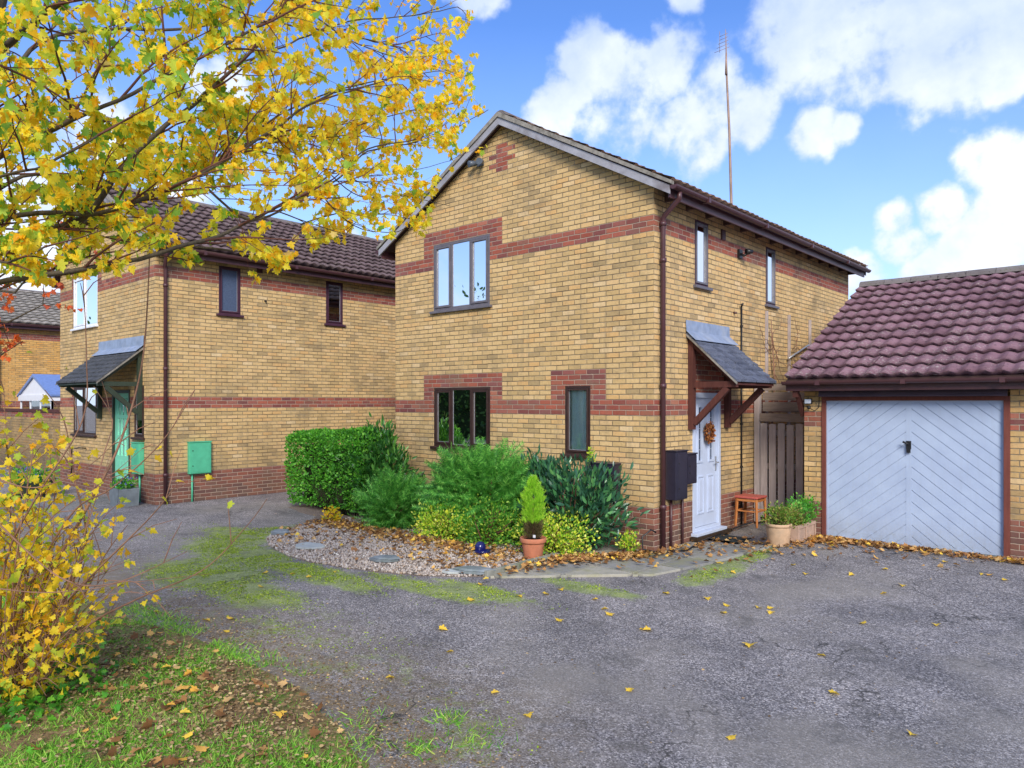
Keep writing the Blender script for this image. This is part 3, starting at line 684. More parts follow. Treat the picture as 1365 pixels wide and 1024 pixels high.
def window(house, m, u0, u1, z0, z1, lights=(1.,), openers=(), frame='dkbrown', glass='glass_lo', sash=None, sill=None, curtain=None, name='window', room=True, label=None):
    F = M[frame]; single = len(lights) == 1; fw = .034 if single else .046; d0, d1 = -.065, -.002
    mb = MB(); mb.box(u0,u1,d0,d1,z0,z0+fw,m); mb.box(u0,u1,d0,d1,z1-fw,z1,m); mb.box(u0,u0+fw,d0,d1,z0+fw,z1-fw,m); mb.box(u1-fw,u1,d0,d1,z0+fw,z1-fw,m)
    tot = sum(lights); ed = [u0+fw]; W_ = (u1-u0-2*fw)
    for l in lights: ed.append(ed[-1]+W_*l/tot)
    for e in ed[1:-1]: mb.box(e-.022,e+.022,d0,d1,z0+fw,z1-fw,m)
    o = mb.build(name, F, house, bevel=.004)
    if label: o['label'] = label
    for k in range(len(lights)):
        a = ed[k]+(.022 if k else 0); b = ed[k+1]-(.022 if k < len(lights)-1 else 0); c_, d_ = z0+fw, z1-fw
        if k in openers:
            s = MB(); q = .034 if single else .038; e0, e1 = -.04, .012
            s.box(a+.004,b-.004,e0,e1,c_+.004,c_+q,m); s.box(a+.004,b-.004,e0,e1,d_-q,d_-.004,m); s.box(a+.004,a+q,e0,e1,c_+q,d_-q,m); s.box(b-q,b-.004,e0,e1,c_+q,d_-q,m)
            s.build('sash', M[sash or frame], o, bevel=.003); a += q; b -= q; c_ += q; d_ -= q
        g = MB(); g.box(a,b,-.024,-.018,c_,d_,m); g.build('pane', M[glass], o)
        # thin pale spacer bars round the sealed unit
        g = MB(); w_ = .008; g.box(a,a+w_,-.017,-.014,c_,d_,m); g.box(b-w_,b,-.017,-.014,c_,d_,m); g.box(a+w_,b-w_,-.0165,-.0135,c_,c_+w_,m); g.build('glazing_bead', M['metal'], o)
    if sill:
        s = MB(); s.box(u0-.05,u1+.05,-.09,.055,z0-.045,z0-.001,m); s.build('sill', M[sill], o, bevel=.006)
    if curtain:
        for (a, b, mat) in curtain:
            s = MB(); n = max(6, int((b-a)/.03)); 
            for i in range(n):
                ua, ub = a+(b-a)*i/n, a+(b-a)*(i+1)/n; da = -.06-.010*math.sin(i*1.9); db = -.06-.010*math.sin((i+1)*1.9)
                s.quad(m(ua,da,z0+.02), m(ub,db,z0+.02), m(ub,db,z1), m(ua,da,z1))
            s.build('curtain', M[mat], o)
    return o

def tile_slope(mb, O, U, V, N, L, S, gauge=.31, wave=.19, amp=.028, lift=.045, jag=.006):
    O = Vector(O); U = Vector(U); V = Vector(V); N = Vector(N); nc = max(1, round(S/gauge)); g = S/nc
    nu = int(L/wave*8); 
    for i in range(nc):
        j0 = random.uniform(0, .3)
        # split the course into tiles two waves wide (so each tile is its own island)
        per = 16; k = 0
        while k < nu:
            k2 = min(nu, k+per); dz = random.uniform(-jag, jag); dv = random.uniform(-.006,.006); rows = [[],[],[]]
            for q in range(k, k2+1):
                u = L*q/nu; ph = (u/wave+ (i%2)*0) % 1.0; wv = amp*(.5+.5*math.cos(2*PI*ph))**.8
                P = O+U*u
                rows[0].append(P+V*(i*g+dv+.07)+N*(wv*.5-.02)); rows[1].append(P+V*(i*g+dv)+N*(lift+wv+dz)); rows[2].append(P+V*((i+1)*g+.01)+N*(.012+wv*.9+dz))
            n = k2-k+1; vs = rows[0]+rows[1]+rows[2]; fs = []
            for r in range(2):
                for q in range(n-1): fs.append((r*n+q, r*n+q+1, (r+1)*n+q+1, (r+1)*n+q))
            mb.add(vs, fs, True); k = k2

def gable_roof(house, x0, x1, y0, y1, ze, zr, mat, tiles='both', over=.30, vo=.12, wave=.19, gut='brown', barge=True, gutter_sides=(1,), gauge=.31, rmat='ridge', bargemat='barge', near=True):
    """ridge along y. ze: roof top at wall line overhang edge; zr ridge top"""
    xm = (x0+x1)/2; hw = xm-x0+over; rise = zr-ze; S = math.hypot(hw, rise); c_, s_ = hw/S, rise/S
    ya, yb = y0-vo, y1+vo
    mb = MB()
    # deck
    for sg in (1,-1):
        ex = xm+sg*hw
        mb.prism([(ex,ze-.03),(xm,zr-.03),(xm,zr-.09),(ex,ze-.09)], 'y', ya+.02, yb-.02)
    deck = mb.build('roof', M['soffit'], house)
    mb = MB()
    for sg in (1,-1):
        if tiles == 'right' and sg < 0: continue
        U = Vector((0,1,0)) if sg > 0 else Vector((0,1,0)); V = Vector((-sg*c_,0,s_)); N = Vector((sg*s_,0,c_))
        tile_slope(mb, Vector((xm+sg*(hw+.04),ya,ze-.03)) , U, V, N, yb-ya, S+.02, gauge, wave, .042 if wave > .2 else .026, .060 if wave > .2 else .04)
    mb.build('roof_tiles', M[mat], deck)
    mb = MB(); nseg = int((yb-ya)/.42)
    for i in range(nseg):
        a = ya+(yb-ya)*i/nseg; b = ya+(yb-ya)*(i+1)/nseg
        prof = [(xm+.13*math.cos(q), zr-.035+.10*math.sin(q)) for q in [0,.5,1.05,PI/2,PI-1.05,PI-.5,PI]]
        r0 = random.uniform(0,.008); mb.prism([(px_,pz_+r0) for px_,pz_ in prof], 'y', a+.004, b-.004)
    mb.build('ridge_tile', M[rmat], deck)
    # verge boards on the near gable
    if barge:
        for yy in (ya, yb):
            sgn = -1 if yy == ya else 1
            for sg in (1,-1):
                ex = xm+sg*(hw+.02); mb = MB()
                y_a, y_b = (yy-.028, yy) if sgn < 0 else (yy, yy+.028)
                mb.prism([(ex,ze-.05-.02),(xm,zr-.05),(xm,zr-.165),(ex,ze-.05-.135)], 'y', y_a, y_b)
                mb.build('bargeboard', M[bargemat], house)
                mb = MB(); y_a, y_b = (yy-.05, yy+.04) if sgn < 0 else (yy-.04, yy+.05)
                mb.prism([(ex+sg*.03,ze+.0-.012),(xm,zr+.035),(xm,zr-.045),(ex+sg*.03,ze-.062)], 'y', y_a, y_b)
                mb.build('verge_strip', M['bargecap'], house)
    for sg in gutter_sides:
        ex = xm+sg*(hw+.02)
        mb = MB(); mb.box(*(sorted((ex-sg*.02, ex-sg*.045))), ya+.02, yb-.02, ze-.22, ze-.05); mb.build('fascia', M['brown'], house)
        mb = MB(); prof = [(ex+sg*(.055+.055*math.cos(q)), ze-.075+.055*math.sin(q)) for q in np.linspace(PI, 2*PI, 9)]
        prof2 = [(ex+sg*(.055+.049*math.cos(q)), ze-.075+.049*math.sin(q)) for q in np.linspace(2*PI, PI, 9)]
        n = len(prof); allp = prof+prof2; vs = [(p_[0], ya-.02, p_[1]) for p_ in allp]+[(p_[0], yb+.02, p_[1]) for p_ in allp]; k = len(allp)
        mb.add(vs, [(i,(i+1)%k,k+(i+1)%k,k+i) for i in range(k)], False)
        mb.add(vs[:k], [tuple(range(n))]); mb.add(vs[k:], [tuple(range(n))])
        yy = ya+.9
        while yy < yb: 
            mb.box(min(ex,ex+sg*.115), max(ex,ex+sg*.115), yy-.03, yy+.03, ze-.137, ze-.066); yy += 2.0
        mb.build('gutter', M[gut], house)
        # rafter feet
        mb = MB(); yy = y0+.3; wx = x1 if sg > 0 else x0
        while yy < y1 and near:
            q0, q1 = wx, ex-sg*.05; mb = MB()
            mb.prism([(q0, ze-.09+ .58*abs(q1-q0)-.0),(q1, ze-.1),(q1, ze-.15),(q0, ze-.15)], 'y', yy-.022, yy+.022); yy += .6
            mb.build('rafter_foot', M['soffit'], deck)
    return deck
def downpipe(house, pts, mat='brown', r=.034, name='downpipe', clips=()):
    mb = MB(); mb.tube(pts, r, 10)
    for c_ in clips: mb.tube([(c_[0],c_[1],c_[2]-.03),(c_[0],c_[1],c_[2]+.03)], r*1.28, 10)
    return mb.build(name, M[mat], house)

BM = {}
def house(name, x1, y0, dz, label, fholes, sholes, rects, D=8.13, Wd=5.53, tilemat_='housetile', tint=(1,1,1), tiles='both', yback=None, wave=.19, gutter_sides=(1,-1), near=True):
    h = thing(name, (x1, y0, 0), label, 'house')
    bm_ = brick(name+'_brick', 1.87+dz, rects, tint=tint)
    x0 = x1-Wd; y1 = y0+D; zt = 5.02+dz; xm = (x0+x1)/2; za = 6.56+dz
    mb = MB()
    wall_face(mb, fmap(y0), x0, x1, -.2, zt, fholes); wall_face(mb, smap(x1), y0, y1, -.2, zt, sholes)
    mb.add([(x0,y0,zt),(x1,y0,zt),(xm,y0,za)], [(0,1,2)])
    mb.quad((x0,y1,-.2),(x0,y0,-.2),(x0,y0,zt),(x0,y1,zt)); mb.quad((x1,y1,-.2),(x0,y1,-.2),(x0,y1,zt),(x1,y1,zt)); mb.add([(x1,y1,zt),(x0,y1,zt),(xm,y1,za)], [(0,1,2)])
    mb.build('wall', bm_, h)
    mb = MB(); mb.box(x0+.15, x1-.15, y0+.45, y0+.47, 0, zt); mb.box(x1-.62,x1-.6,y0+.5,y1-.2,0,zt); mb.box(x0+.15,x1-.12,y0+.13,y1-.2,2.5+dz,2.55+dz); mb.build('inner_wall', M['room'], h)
    gable_roof(h, x0, x1, y0, y1, 4.99+dz, 6.67+dz, tilemat_, tiles, wave=wave, gutter_sides=gutter_sides, near=near)
    return h, x0, xm

# ---------------------------------------------------------------- main house
R3 = [('a',None,None,0,3),('a',None,None,34,37),('a',None,None,-40,-17)]
mrects = R3+[('f',-4.725,-2.8125,34,43),('f',-4.725,-2.8125,0,9),('f',-1.80,-.7875,0,9),
  ('f',-2.95,-2.69,53,59),('f',-2.70,-2.53,57,58),('f',-2.70,-2.53,55,56),('f',-3.11,-2.925,56,57),('f',-3.11,-2.925,54,55),
  ('s',.95,2.14,1,13)]
fh = [(-4.47,-3.09,3.66,4.83),(-4.46,-3.08,1.28,2.31),(-1.53,-1.06,1.28,2.30)]
sh = [(1.15,1.58,3.79,4.77),(3.71,4.14,3.76,4.77),(1.08,1.97,.13,2.2)]
H, hx0, hxm = house('brick_house', 0., 0., 0., 'yellow brick house with red bands, a brick cross in its gable and white door', fh, sh, mrects, tilemat_='neartile')
m = fmap(0.)
window(H, m, -4.47,-3.09,3.66,4.83,(1,1.1,1),(0,2),'greyframe','glass_up',sash='greyframe',sill='greyframe', label='wide upper window with three lights reflecting the sky')
window(H, m, -4.46,-3.08,1.28,2.31,(1,1.15,1),(0,2),'dkbrown','glass_lo',sill='dkbrown',curtain=[(-4.40,-4.2,'curtain')], label='wide lower window with three dark lights')
window(H, m, -1.53,-1.06,1.28,2.30,(1,),(0,),'dkbrown','glass_cur',sill='dkbrown',curtain=[(-1.5,-1.09,'teal')], label='narrow lower window with a pale curtain')
m = smap(0.)
window(H, m, 1.15,1.58,3.79,4.77,(1,),(0,),'plum','glass_up',sash='greyframe',sill='greyframe')
window(H, m, 3.71,4.14,3.76,4.77,(1,),(0,),'plum','glass_up',sash='greyframe',sill='greyframe')
# things standing on the window ledge inside
mb = MB(); mb.lathe((-3.72,.2,1.33),[(.001,0),(.035,0),(.04,.08),(.02,.10),(.02,.14),(.001,.14)],12); tag(mb.build('ornament', simple('amber_glass',(.5,.26,.04),.3)), 'small amber bottle on the ledge of the lower three-light window','ornament')
# door
def front_door():
    mb = MB(); d0, d1 = -.085, .012
    mb.box(1.08,1.145,d0,d1,.13,2.2,m); mb.box(1.905,1.97,d0,d1,.13,2.2,m); mb.box(1.145,1.905,d0,d1,2.12,2.2,m); mb.box(1.145,1.905,d0,d1,.13,.19,m)
    dr = mb.build('door', M['doorwhite'], H, bevel=.004, label='white front door with two tall leaded panes')
    L0, L1, zz0, zz1 = 1.15, 1.90, .195, 2.115
    mb = MB(); pan = [(1.285,1.405,1.18,1.98),(1.645,1.765,1.18,1.98)]
    wall_face(mb, lambda u,d,z: m(u,d-.02,z), L0, L1, zz0, zz1, pan, .03)
    for a,b,c_,d_ in pan:
        for (q0,q1,q2,q3) in ((a-.03,a,c_-.03,d_+.03),(b,b+.03,c_-.03,d_+.03),(a,b,c_-.03,c_),(a,b,d_,d_+.03)): mb.box(q0,q1,-.02,-.004,q2,q3,m)
    for a,b in ((1.27,1.47),(1.58,1.78)):
        for (q0,q1,q2,q3) in ((a,a+.02,.38,.95),(b-.02,b,.38,.95),(a+.02,b-.02,.38,.40),(a+.02,b-.02,.93,.95)): mb.box(q0,q1,-.02,-.008,q2,q3,m)
        mb.box(a+.05,b-.05,-.02,-.011,.43,.90,m)
    mb.build('door_leaf', M['doorwhite'], dr)
    for a,b,c_,d_ in pan:
        mb = MB(); mb.box(a,b,-.049,-.042,c_,d_,m); mb.build('pane', M['leadglass'], dr)
        mb = MB()
        for k in range(1,5): z = c_+(d_-c_)*k/5; mb.box(a,b,-.0415,-.037,z-.004,z+.004,m)
        mb.box((a+b)/2-.004,(a+b)/2+.004,-.0412,-.0366,c_,d_,m); mb.build('leading', M['metal'], dr)
    mb = MB(); mb.box(1.83,1.86,-.02,-.006,1.0,1.22,m); mb.tube([m(1.845,-.006,1.13),m(1.845,.035,1.13),m(1.74,.035,1.13)],.009,6); mb.build('handle', M['metal'], dr)
    mb = MB(); mb.box(1.04,2.01,-.01,.10,.085,.129,m); mb.build('threshold', M['doorwhite'], dr, bevel=.006)
front_door()
mb = MB(); mb.box(.013,.14,.98,2.1,.035,.083); mb.build('door_step', M['soil'], H)
# wreath
WR = thing('wreath', (.0,1.53,1.6), 'round copper brown leaf wreath hanging on the white front door', 'wreath')
mb = MB(); mb.tube([(.035,1.53+.10*math.cos(a),1.60+.115*math.sin(a)) for a in np.linspace(0,2*PI,25)],.02,8,cap=False); mb.build('ring', M['twig'], WR)
mb = MB(); pts = []; dd = []; nn_ = []
for k in range(420):
    a = random.uniform(0,2*PI); r = random.gauss(.10,.022); q = random.gauss(.035,.014)
    pts.append((.012+max(.004,q),1.53+r*math.cos(a),1.60+r*math.sin(a)*1.15)); dd.append((random.uniform(-.1,.5), random.gauss(0,.6)-math.sin(a), random.gauss(0,.6)+math.cos(a))); nn_.append((1,random.gauss(0,.5),random.gauss(0,.5)))
scatter('leaves','oval',pts,dd,nn_,rng.uniform(.03,.055,len(pts)),leafmat('wreath_leaf',[(0,(.12,.03,.015)),(.5,(.32,.10,.03)),(1,(.50,.22,.07))],.1), WR)
# canopy over the door: lean-to projecting from the wall
def canopy(house, m, u0, u1, zw, zt, ze, D, tile, tim, label, nfl=.0):
    """m(u,d,z); zt flashing top, zw roof meets wall, ze eave height, D projection"""
    S = math.hypot(D, zw-ze); mb = MB()
    nc = 8; tw = .165
    for i in range(nc):
        f0 = i/nc; f1 = (i+1)/nc; u = u0-.04-(.5*tw if i % 2 else 0)
        while u < u1+.04:
            a = max(u, u0-.04); b = min(u+tw-.006, u1+.04); u += tw
            if b-a < .02: continue
            j = random.uniform(-.004,.005); k = random.uniform(-.008,.008)
            dA, zA = D*(1-f0)+k, ze+(zw-ze)*f0; dB, zB = D*(1-f1)-.03, ze+(zw-ze)*f1+.02
            vs = [m(a,dA,zA+.030+j),m(b,dA,zA+.030+j),m(b,dB,zB+.0+j),m(a,dB,zB+.0+j),m(a,dA,zA-.006),m(b,dA,zA-.006)]
            mb.add(vs, [(0,1,2,3),(4,5,1,0),(4,0,3),(5,2,1)])
    c = mb.build('canopy', M[tile], house); c['label'] = label
    mb = MB(); e = .03
    mb.prism([(0,zw-.03),(D-.02,ze-.035),(D-.02,ze-.06),(0,zw-.07)], 'x', 0, 1) if False else None
    vs = [m(u0-.02,0.005,zw-.02),m(u1+.02,.005,zw-.02),m(u1+.02,D-.03,ze-.02),m(u0-.02,D-.03,ze-.02),m(u0-.02,.005,zw-.05),m(u1+.02,.005,zw-.05),m(u1+.02,D-.03,ze-.05),m(u0-.02,D-.03,ze-.05)]
    mb.add(vs, [(0,1,2,3),(7,6,5,4),(0,3,7,4),(1,5,6,2),(2,6,7,3)]); mb.build('canopy_deck', M[tim], c)
    for uu in (u0+.02, u1-.10):
        mb = MB(); a, b = uu, uu+.08
        def bar(p, q, w, aa=a, bb=b):
            (d0_,z0_),(d1_,z1_) = p, q; L = math.hypot(d1_-d0_,z1_-z0_); nx_, nz_ = -(z1_-z0_)/L*w/2, (d1_-d0_)/L*w/2
            pp = [(d0_+nx_,z0_+nz_),(d1_+nx_,z1_+nz_),(d1_-nx_,z1_-nz_),(d0_-nx_,z0_-nz_)]
            vs = [m(aa,*x) for x in pp]+[m(bb,*x) for x in pp]; mb.add(vs, [(0,1,2,3),(7,6,5,4)]+[(k,(k+1)%4,4+(k+1)%4,4+k) for k in range(4)])
        bar((.045,1.66 if zt < 3.3 else 1.7),(.045,zw-.08),.085)
        bar((.09,ze-.04),(D-.04,ze-.04),.085, a+.003, b-.003)
        bar((.085,ze-.60),(D-.18,ze-.09),.085, a+.006, b-.006)
        bar((.05,zw-.13),(D-.03,ze-.02),.08, a+.009, b-.009)
        mb.build('gallows_bracket', M[tim], c)
    # verge strips and fascia
    for uu in (u0-.045, u1+.03):
        mb = MB(); vs = [m(uu,.01,zw-.01),m(uu+.022,.01,zw-.01),m(uu+.022,D,ze-.012),m(uu,D,ze-.012),m(uu,.01,zw-.045),m(uu+.022,.01,zw-.045),m(uu+.022,D,ze-.045),m(uu,D,ze-.045)]
        mb.add(vs, [(0,1,2,3),(7,6,5,4),(0,3,7,4),(1,5,6,2),(2,6,7,3),(0,4,5,1)])
        mb.build('verge_strip', M['bargecap'], c)
    mb = MB()
    vs = [m(u0-.06,.012,zt),m(u1+.06,.012,zt-.0),m(u1+.06,.02,zw+.03),m(u0-.06,.02,zw+.03),m(u1+.06,.17,zw+.03-.155*(zw-ze)/D*1.0),m(u0-.06,.17,zw+.03-.155*(zw-ze)/D)]
    mb.add(vs, [(0,1,2,3),(3,2,4,5)])
    o = mb.build('flashing', M['lead'], c); so_ = o.modifiers.new('s','SOLIDIFY'); so_.thickness = .006
    return c
canopy(H, smap(0.), .92, 2.2, 3.06, 3.25, 2.35, .78, 'bluetile', 'timber', 'slate covered lean-to canopy over the front door')
downpipe(H, [(.36,.05,4.86),(.355,.06,4.78),(.08,.13,4.60),(.06,.14,4.52),(.06,.14,.05)], 'brown', .036, clips=[(.06,.14,4.0),(.06,.14,2.28),(.06,.14,.62),(.06,.14,4.5)])
mb = MB(); mb.box(.002,.03,1.99,2.11,4.60,4.76)
for k in range(5): mb.box(.03,.038,2.0,2.10,4.615+k*.028,4.63+k*.028)
mb.build('air_vent', M['brown'], H, bevel=.003)
mb = MB(); mb.box(.002,.04,2.58,2.70,4.40,4.54); mb.tube([(.04,2.64,4.47),(.09,2.64,4.43),(.13,2.66,4.47)],.02,8); mb.tube([(.12,2.64,4.49),(.20,2.72,4.50)],[.055,.03],10); tag(mb.build('wall_lamp', M['black'], loc=(0,2.64,4.47)),'black lamp fixed on the red band between the two slim upper windows','lamp')
mb = MB(); mb.tube([(.02,2.70,.06),(.02,2.70,3.62)],.014,8); mb.tube([(.02,2.70,3.62),(.06,2.66,3.66),(.05,2.62,3.64)],.014,8)
for z in (3.3,2.6,1.7,1.0): mb.box(.0,.035,2.68,2.72,z-.015,z+.015)
mb.build('waste_pipe', M['black'], H)
mb = MB(); mb.tube([(0,2.45,3.5),(.05,2.45,3.49)],.018,8); mb.build('overflow_pipe', M['brown'], H)
# twin camera lights on the gable
mb = MB(); mb.box(-3.36,-3.22,-.035,-.002,5.98,6.06)
for s_ in (-1,1):
    mb.tube([(-3.29+s_*.05,-.03,6.02),(-3.29+s_*.075,-.09,6.02)],.015,8); mb.tube([(-3.29+s_*.07,-.06,6.03),(-3.29+s_*.12,-.17,6.0)],[.042,.055],12)
tag(mb.build('security_light', simple('grey_lamp_body',(.10,.12,.15),.35), loc=(-3.29,0,6.02)),'twin headed security light beside the brick cross in the gable','security light')
# meter boxes
def meter(name_loc, m, u0,u1,z0,z1,dep,mat,label,pipes=(), door=True):
    t_ = thing('meter_box', name_loc, label, 'meter box')
    mb = MB(); mb.box(u0,u1,.003,dep,z0,z1,m); mb.box(u0-.012,u1+.012,.003,dep+.014,z1,z1+.02,m); mb.build('cabinet', M[mat], t_, bevel=.008)
    mb = MB(); mb.box(u0+.02,u1-.02,dep,dep+.01,z0+.02,z1-.02,m); mb.box(u0+.05,u1-.05,dep+.01,dep+.014,z0+.05,z1-.05,m); d = mb.build('door', M[mat], t_, bevel=.003)
    mb = MB()
    for z in (z0+.16,z1-.16): mb.tube([m(u0+.06,dep+.008,z),m(u0+.06,dep+.02,z)],.012,8)
    mb.build('lock', M['black'], d)
    for u in pipes:
        mb = MB(); mb.tube([m(u,.035,z0),m(u,.035,.04)],.019,8); mb.build('conduit', M['brown' if mat=='navy' else mat], t_)
meter((0,.55,0), smap(0.), .30,.62,.70,1.37,.17,'navy','tall dark meter box between the downpipe and the smaller box by the door',(.40,))
meter((0,.95,0), smap(0.), .66,.95,.89,1.31,.14,'navy','small dark box fixed between the tall meter box and the white front door',(.72,))
meter((-.78,0,0), fmap(0.), -1.02,-.53,.62,1.18,.16,'navy','dark meter cabinet on the front wall behind the glossy laurel')
mb = MB(); mb.tube([(.06,-.05,.30),(.03,-.12,.34),(-.05,-.22,.25),(.0,-.28,.10),(.12,-.12,.05),(.35,.3,.05),(.2,.9,.05),(.1,2.2,.06),(.1,2.9,.08)],.012,6); tag(mb.build('hose', M['black']),'thin black hose lying along the foot of the side wall','hose')
# small tap/solar stake by the front wall
mb = MB(); mb.tube([(-4.55,-.25,.05),(-4.55,-.22,.72)],.012,6); mb.sphere((-4.55,-.22,.76),.05,8,.6); mb.lathe((-4.55,-.22,.78),[(.001,.05),(.06,.02),(.075,.0),(.07,-.015),(.001,-.015)],14); tag(mb.build('garden_lantern', M['black'],loc=(-4.55,-.25,0)),'small dark stake lantern by the wall between two shrubs','lantern')
# small side roof beyond the left corner
lt = canopy(H, lambda u,d,z: (-5.53-d, u, z), 1.2, 2.7, 2.62, 2.75, 2.33, .62, 'brighttile', 'timber', 'blue tiled lean-to canopy on the far side wall')

# mast behind the house
mb = MB(); P0 = Vector((-3.83,10.5,0)); mb.tube([P0,P0+Vector((0,0,7.5)),P0+Vector((-.06,0,9.6)),P0+Vector((-.14,0,11.2)),P0+Vector((-.17,0,12.5))],[.045,.04,.034,.028,.008],8)
T_ = tag(mb.build('aerial_mast', M['rustymetal'], loc=(-3.83,10.5,0)),'tall thin aerial mast rising behind the house roof','aerial mast')
mb = MB()
for k, L in enumerate((.35,.28,.24,.2,.18)): mb.tube([(-3.99-L,10.5,11.95+k*.1),(-3.99+L*.3,10.5,11.97+k*.1)],.006,5)
mb.tube([(-4.18,10.5,11.9),(-4.18,10.5,12.5)],.006,5); mb.tube([(-3.96,10.45,11.2),(-3.96,10.45,11.8)],[.04,.025],6); mb.build('aerial_elements', M['rustymetal'], T_)

# trellis and climber on the side wall
tr = thing('wall_trellis', (0,4.7,1.), 'grey timber trellis posts fixed high on the side wall', 'trellis')
for y_, z_ in ((3.69,3.64),(4.7,3.66),(5.75,3.66)):
    mb = MB(); mb.box(.005,.045,y_-.022,y_+.022,.3,z_); mb.build('batten', M['palewood'], tr)
mb = MB(); mb.tube([(.05,4.6,2.85),(.06,5.0,2.98),(.06,5.55,3.15),(.05,6.4,3.13)],.018,6); mb.build('bracket', M['metal'], tr)
mb = MB()
for k in range(26):
    y = random.choice((3.75,3.8,3.9,5.8,5.2,4.8)); z = random.uniform(2.0,3.3); p = [Vector((.05,y,z))]; d = Vector((0,random.gauss(0,.6),random.gauss(.1,.8)))
    for _ in range(7): d = (d+Vector((0,random.gauss(0,.5),random.gauss(-.05,.5)))); d.normalize(); q = p[-1]+d*.13; q.x = .04+random.random()*.05; q.y = max(3.3,min(6.6,q.y)); q.z = min(3.6,q.z); p.append(q)
    mb.tube(p,[.007-.0007*i for i in range(8)],4)
mb.tube([(.05,3.85,.3),(.06,3.83,1.6),(.06,3.95,2.4),(.06,3.8,3.5)],[.02,.016,.012,.006],6)
tag(mb.build('climbing_plant', M['redtwig'], loc=(0,3.8,.3)),'bare twining stems of a climber on the side wall above the fence','climber')

# ---------------------------------------------------------------- side gate and fence
gt = thing('side_gate', (.6,3.2,.1), 'weathered picket gate between the house and the garage', 'gate')
x = .125; k = 0
while x < 1.14:
    mb = MB(); w_ = .105; h_ = 1.70+random.uniform(-.012,.012); mb.prism([(x,.14),(x+w_,.14),(x+w_,h_-.012),(x+w_/2,h_),(x,h_-.01)], 'y', 3.2+random.uniform(-.003,.003), 3.222)
    mb.build('picket', M['palewood'], gt, bevel=.004); x += .148
mb = MB()
for z in (.35,.95,1.50): mb.box(.10,1.16,3.226,3.27,z,z+.09)
mb.build('rail', M['railwood'], gt)
fn = thing('timber_fence', (.6,3.3,.1), 'grey brown horizontal boards above the picket gate', 'fence')
mb = MB(); mb.box(.02,.11,3.18,3.28,.05,2.36); mb.build('post', M['palewood'], fn, bevel=.005)
for z0_, z1_, yy in ((1.735,1.87,3.19),(1.90,2.06,3.30),(2.09,2.22,3.30),(2.25,2.36,3.29)):
    mb = MB(); mb.box(.115,1.17,yy,yy+.035,z0_,z1_); mb.build('board', M['railwood'], fn, bevel=.005)

# ---------------------------------------------------------------- garage
GR = [('a',None,None,1,4),('a',None,None,-40,-17)]
gb = brick('garage_brick', 1.70, [('a',None,None,0,3),('a',None,None,-40,-15)], tint=(.98,.93,.85))
GA = thing('garage', (2.6,2.3,.1), 'single brick garage with plum tiled roof and a pale blue chevron door', 'garage')
gx0, gx1, gy0, gy1 = 1.18, 4.12, 2.3, 8.8
mb = MB(); dh = [(1.43,3.73,-.1,2.31)]
wall_face(mb, fmap(gy0), gx0, gx1, -.1, 2.42, dh, .11)
mb.quad((gx0,gy1,-.1),(gx0,gy0,-.1),(gx0,gy0,2.42),(gx0,gy1,2.42)); mb.quad((gx1,gy0,-.1),(gx1,gy1,-.1),(gx1,gy1,2.42),(gx1,gy0,2.42)); mb.quad((gx1,gy1,-.1),(gx0,gy1,-.1),(gx0,gy1,2.42),(gx1,gy1,2.42))
yr, zr_ = 5.55, 4.17; ye, ze_ = 2.03, 2.42
mb.add([(gx0,gy0,2.42),(gx0,yr,4.06),(gx0,gy1,2.42)], [(0,1,2)]); mb.add([(gx1,gy0,2.42),(gx1,gy1,2.42),(gx1,yr,4.06)], [(0,1,2)])
mb.build('wall', gb, GA)
mb = MB(); rx0, rx1 = 1.02, 4.28; mb.prism([(ye,ze_-.03),(yr,zr_-.03),(9.07,ze_-.03),(9.07,ze_-.08),(yr,zr_-.08),(ye,ze_-.08)], 'x', rx0+.02, rx1-.02); rd_ = mb.build('roof', M['soffit'], GA)
mb = MB(); S = math.hypot(yr-ye, zr_-ze_); V = Vector((0,(yr-ye)/S,(zr_-ze_)/S)); N = Vector((0,-(zr_-ze_)/S,(yr-ye)/S))
tile_slope(mb, Vector((rx0,ye-.05,ze_-.04)), Vector((1,0,0)), V, N, rx1-rx0, S+.04, .335, .19, .034, .055, .004)
S2 = math.hypot(9.07-yr, zr_-ze_); V2 = Vector((0,-(9.07-yr)/S2,(zr_-ze_)/S2)); N2 = Vector((0,(zr_-ze_)/S2,(9.07-yr)/S2))
tile_slope(mb, Vector((rx0,9.1,ze_-.04)), Vector((1,0,0)), V2, N2, rx1-rx0, S2+.04, .335, .19, .034, .055)
mb.build('roof_tiles', M['garagetile'], rd_)
mb = MB(); x = rx0
while x < rx1-.05:
    b = min(x+.42, rx1); r0 = random.uniform(0,.01); mb.prism([(yr+.13*math.cos(q), zr_-.02+r0+.11*math.sin(q)) for q in [0,.5,1.05,PI/2,PI-1.05,PI-.5,PI]], 'x', x, b-.006); x = b
mb.build('ridge_tile', M['ridge'], rd_)
mb = MB(); mb.prism([(ye,ze_-.05),(yr,zr_-.05),(yr,zr_-.2),(ye,ze_-.2)], 'x', rx0-.01, rx0+.018); mb.prism([(9.07,ze_-.05),(yr,zr_-.05),(yr,zr_-.2),(9.07,ze_-.2)], 'x', rx0-.01, rx0+.018); mb.build('bargeboard', M['brown'], GA)
mb = MB(); yg = ye-.075
prof = [(yg+.055*math.cos(q), ze_-.06+.055*math.sin(q)) for q in np.linspace(PI, 2*PI, 9)]+[(yg+.049*math.cos(q), ze_-.06+.049*math.sin(q)) for q in np.linspace(2*PI, PI, 9)]
k = len(prof); vs = [(rx0-.03,a,b) for a,b in prof]+[(rx1+.03,a,b) for a,b in prof]; mb.add(vs, [(i,(i+1)%k,k+(i+1)%k,k+i) for i in range(k)]); mb.add(vs[:k],[tuple(range(9))]); mb.add(vs[k:],[tuple(range(9))])
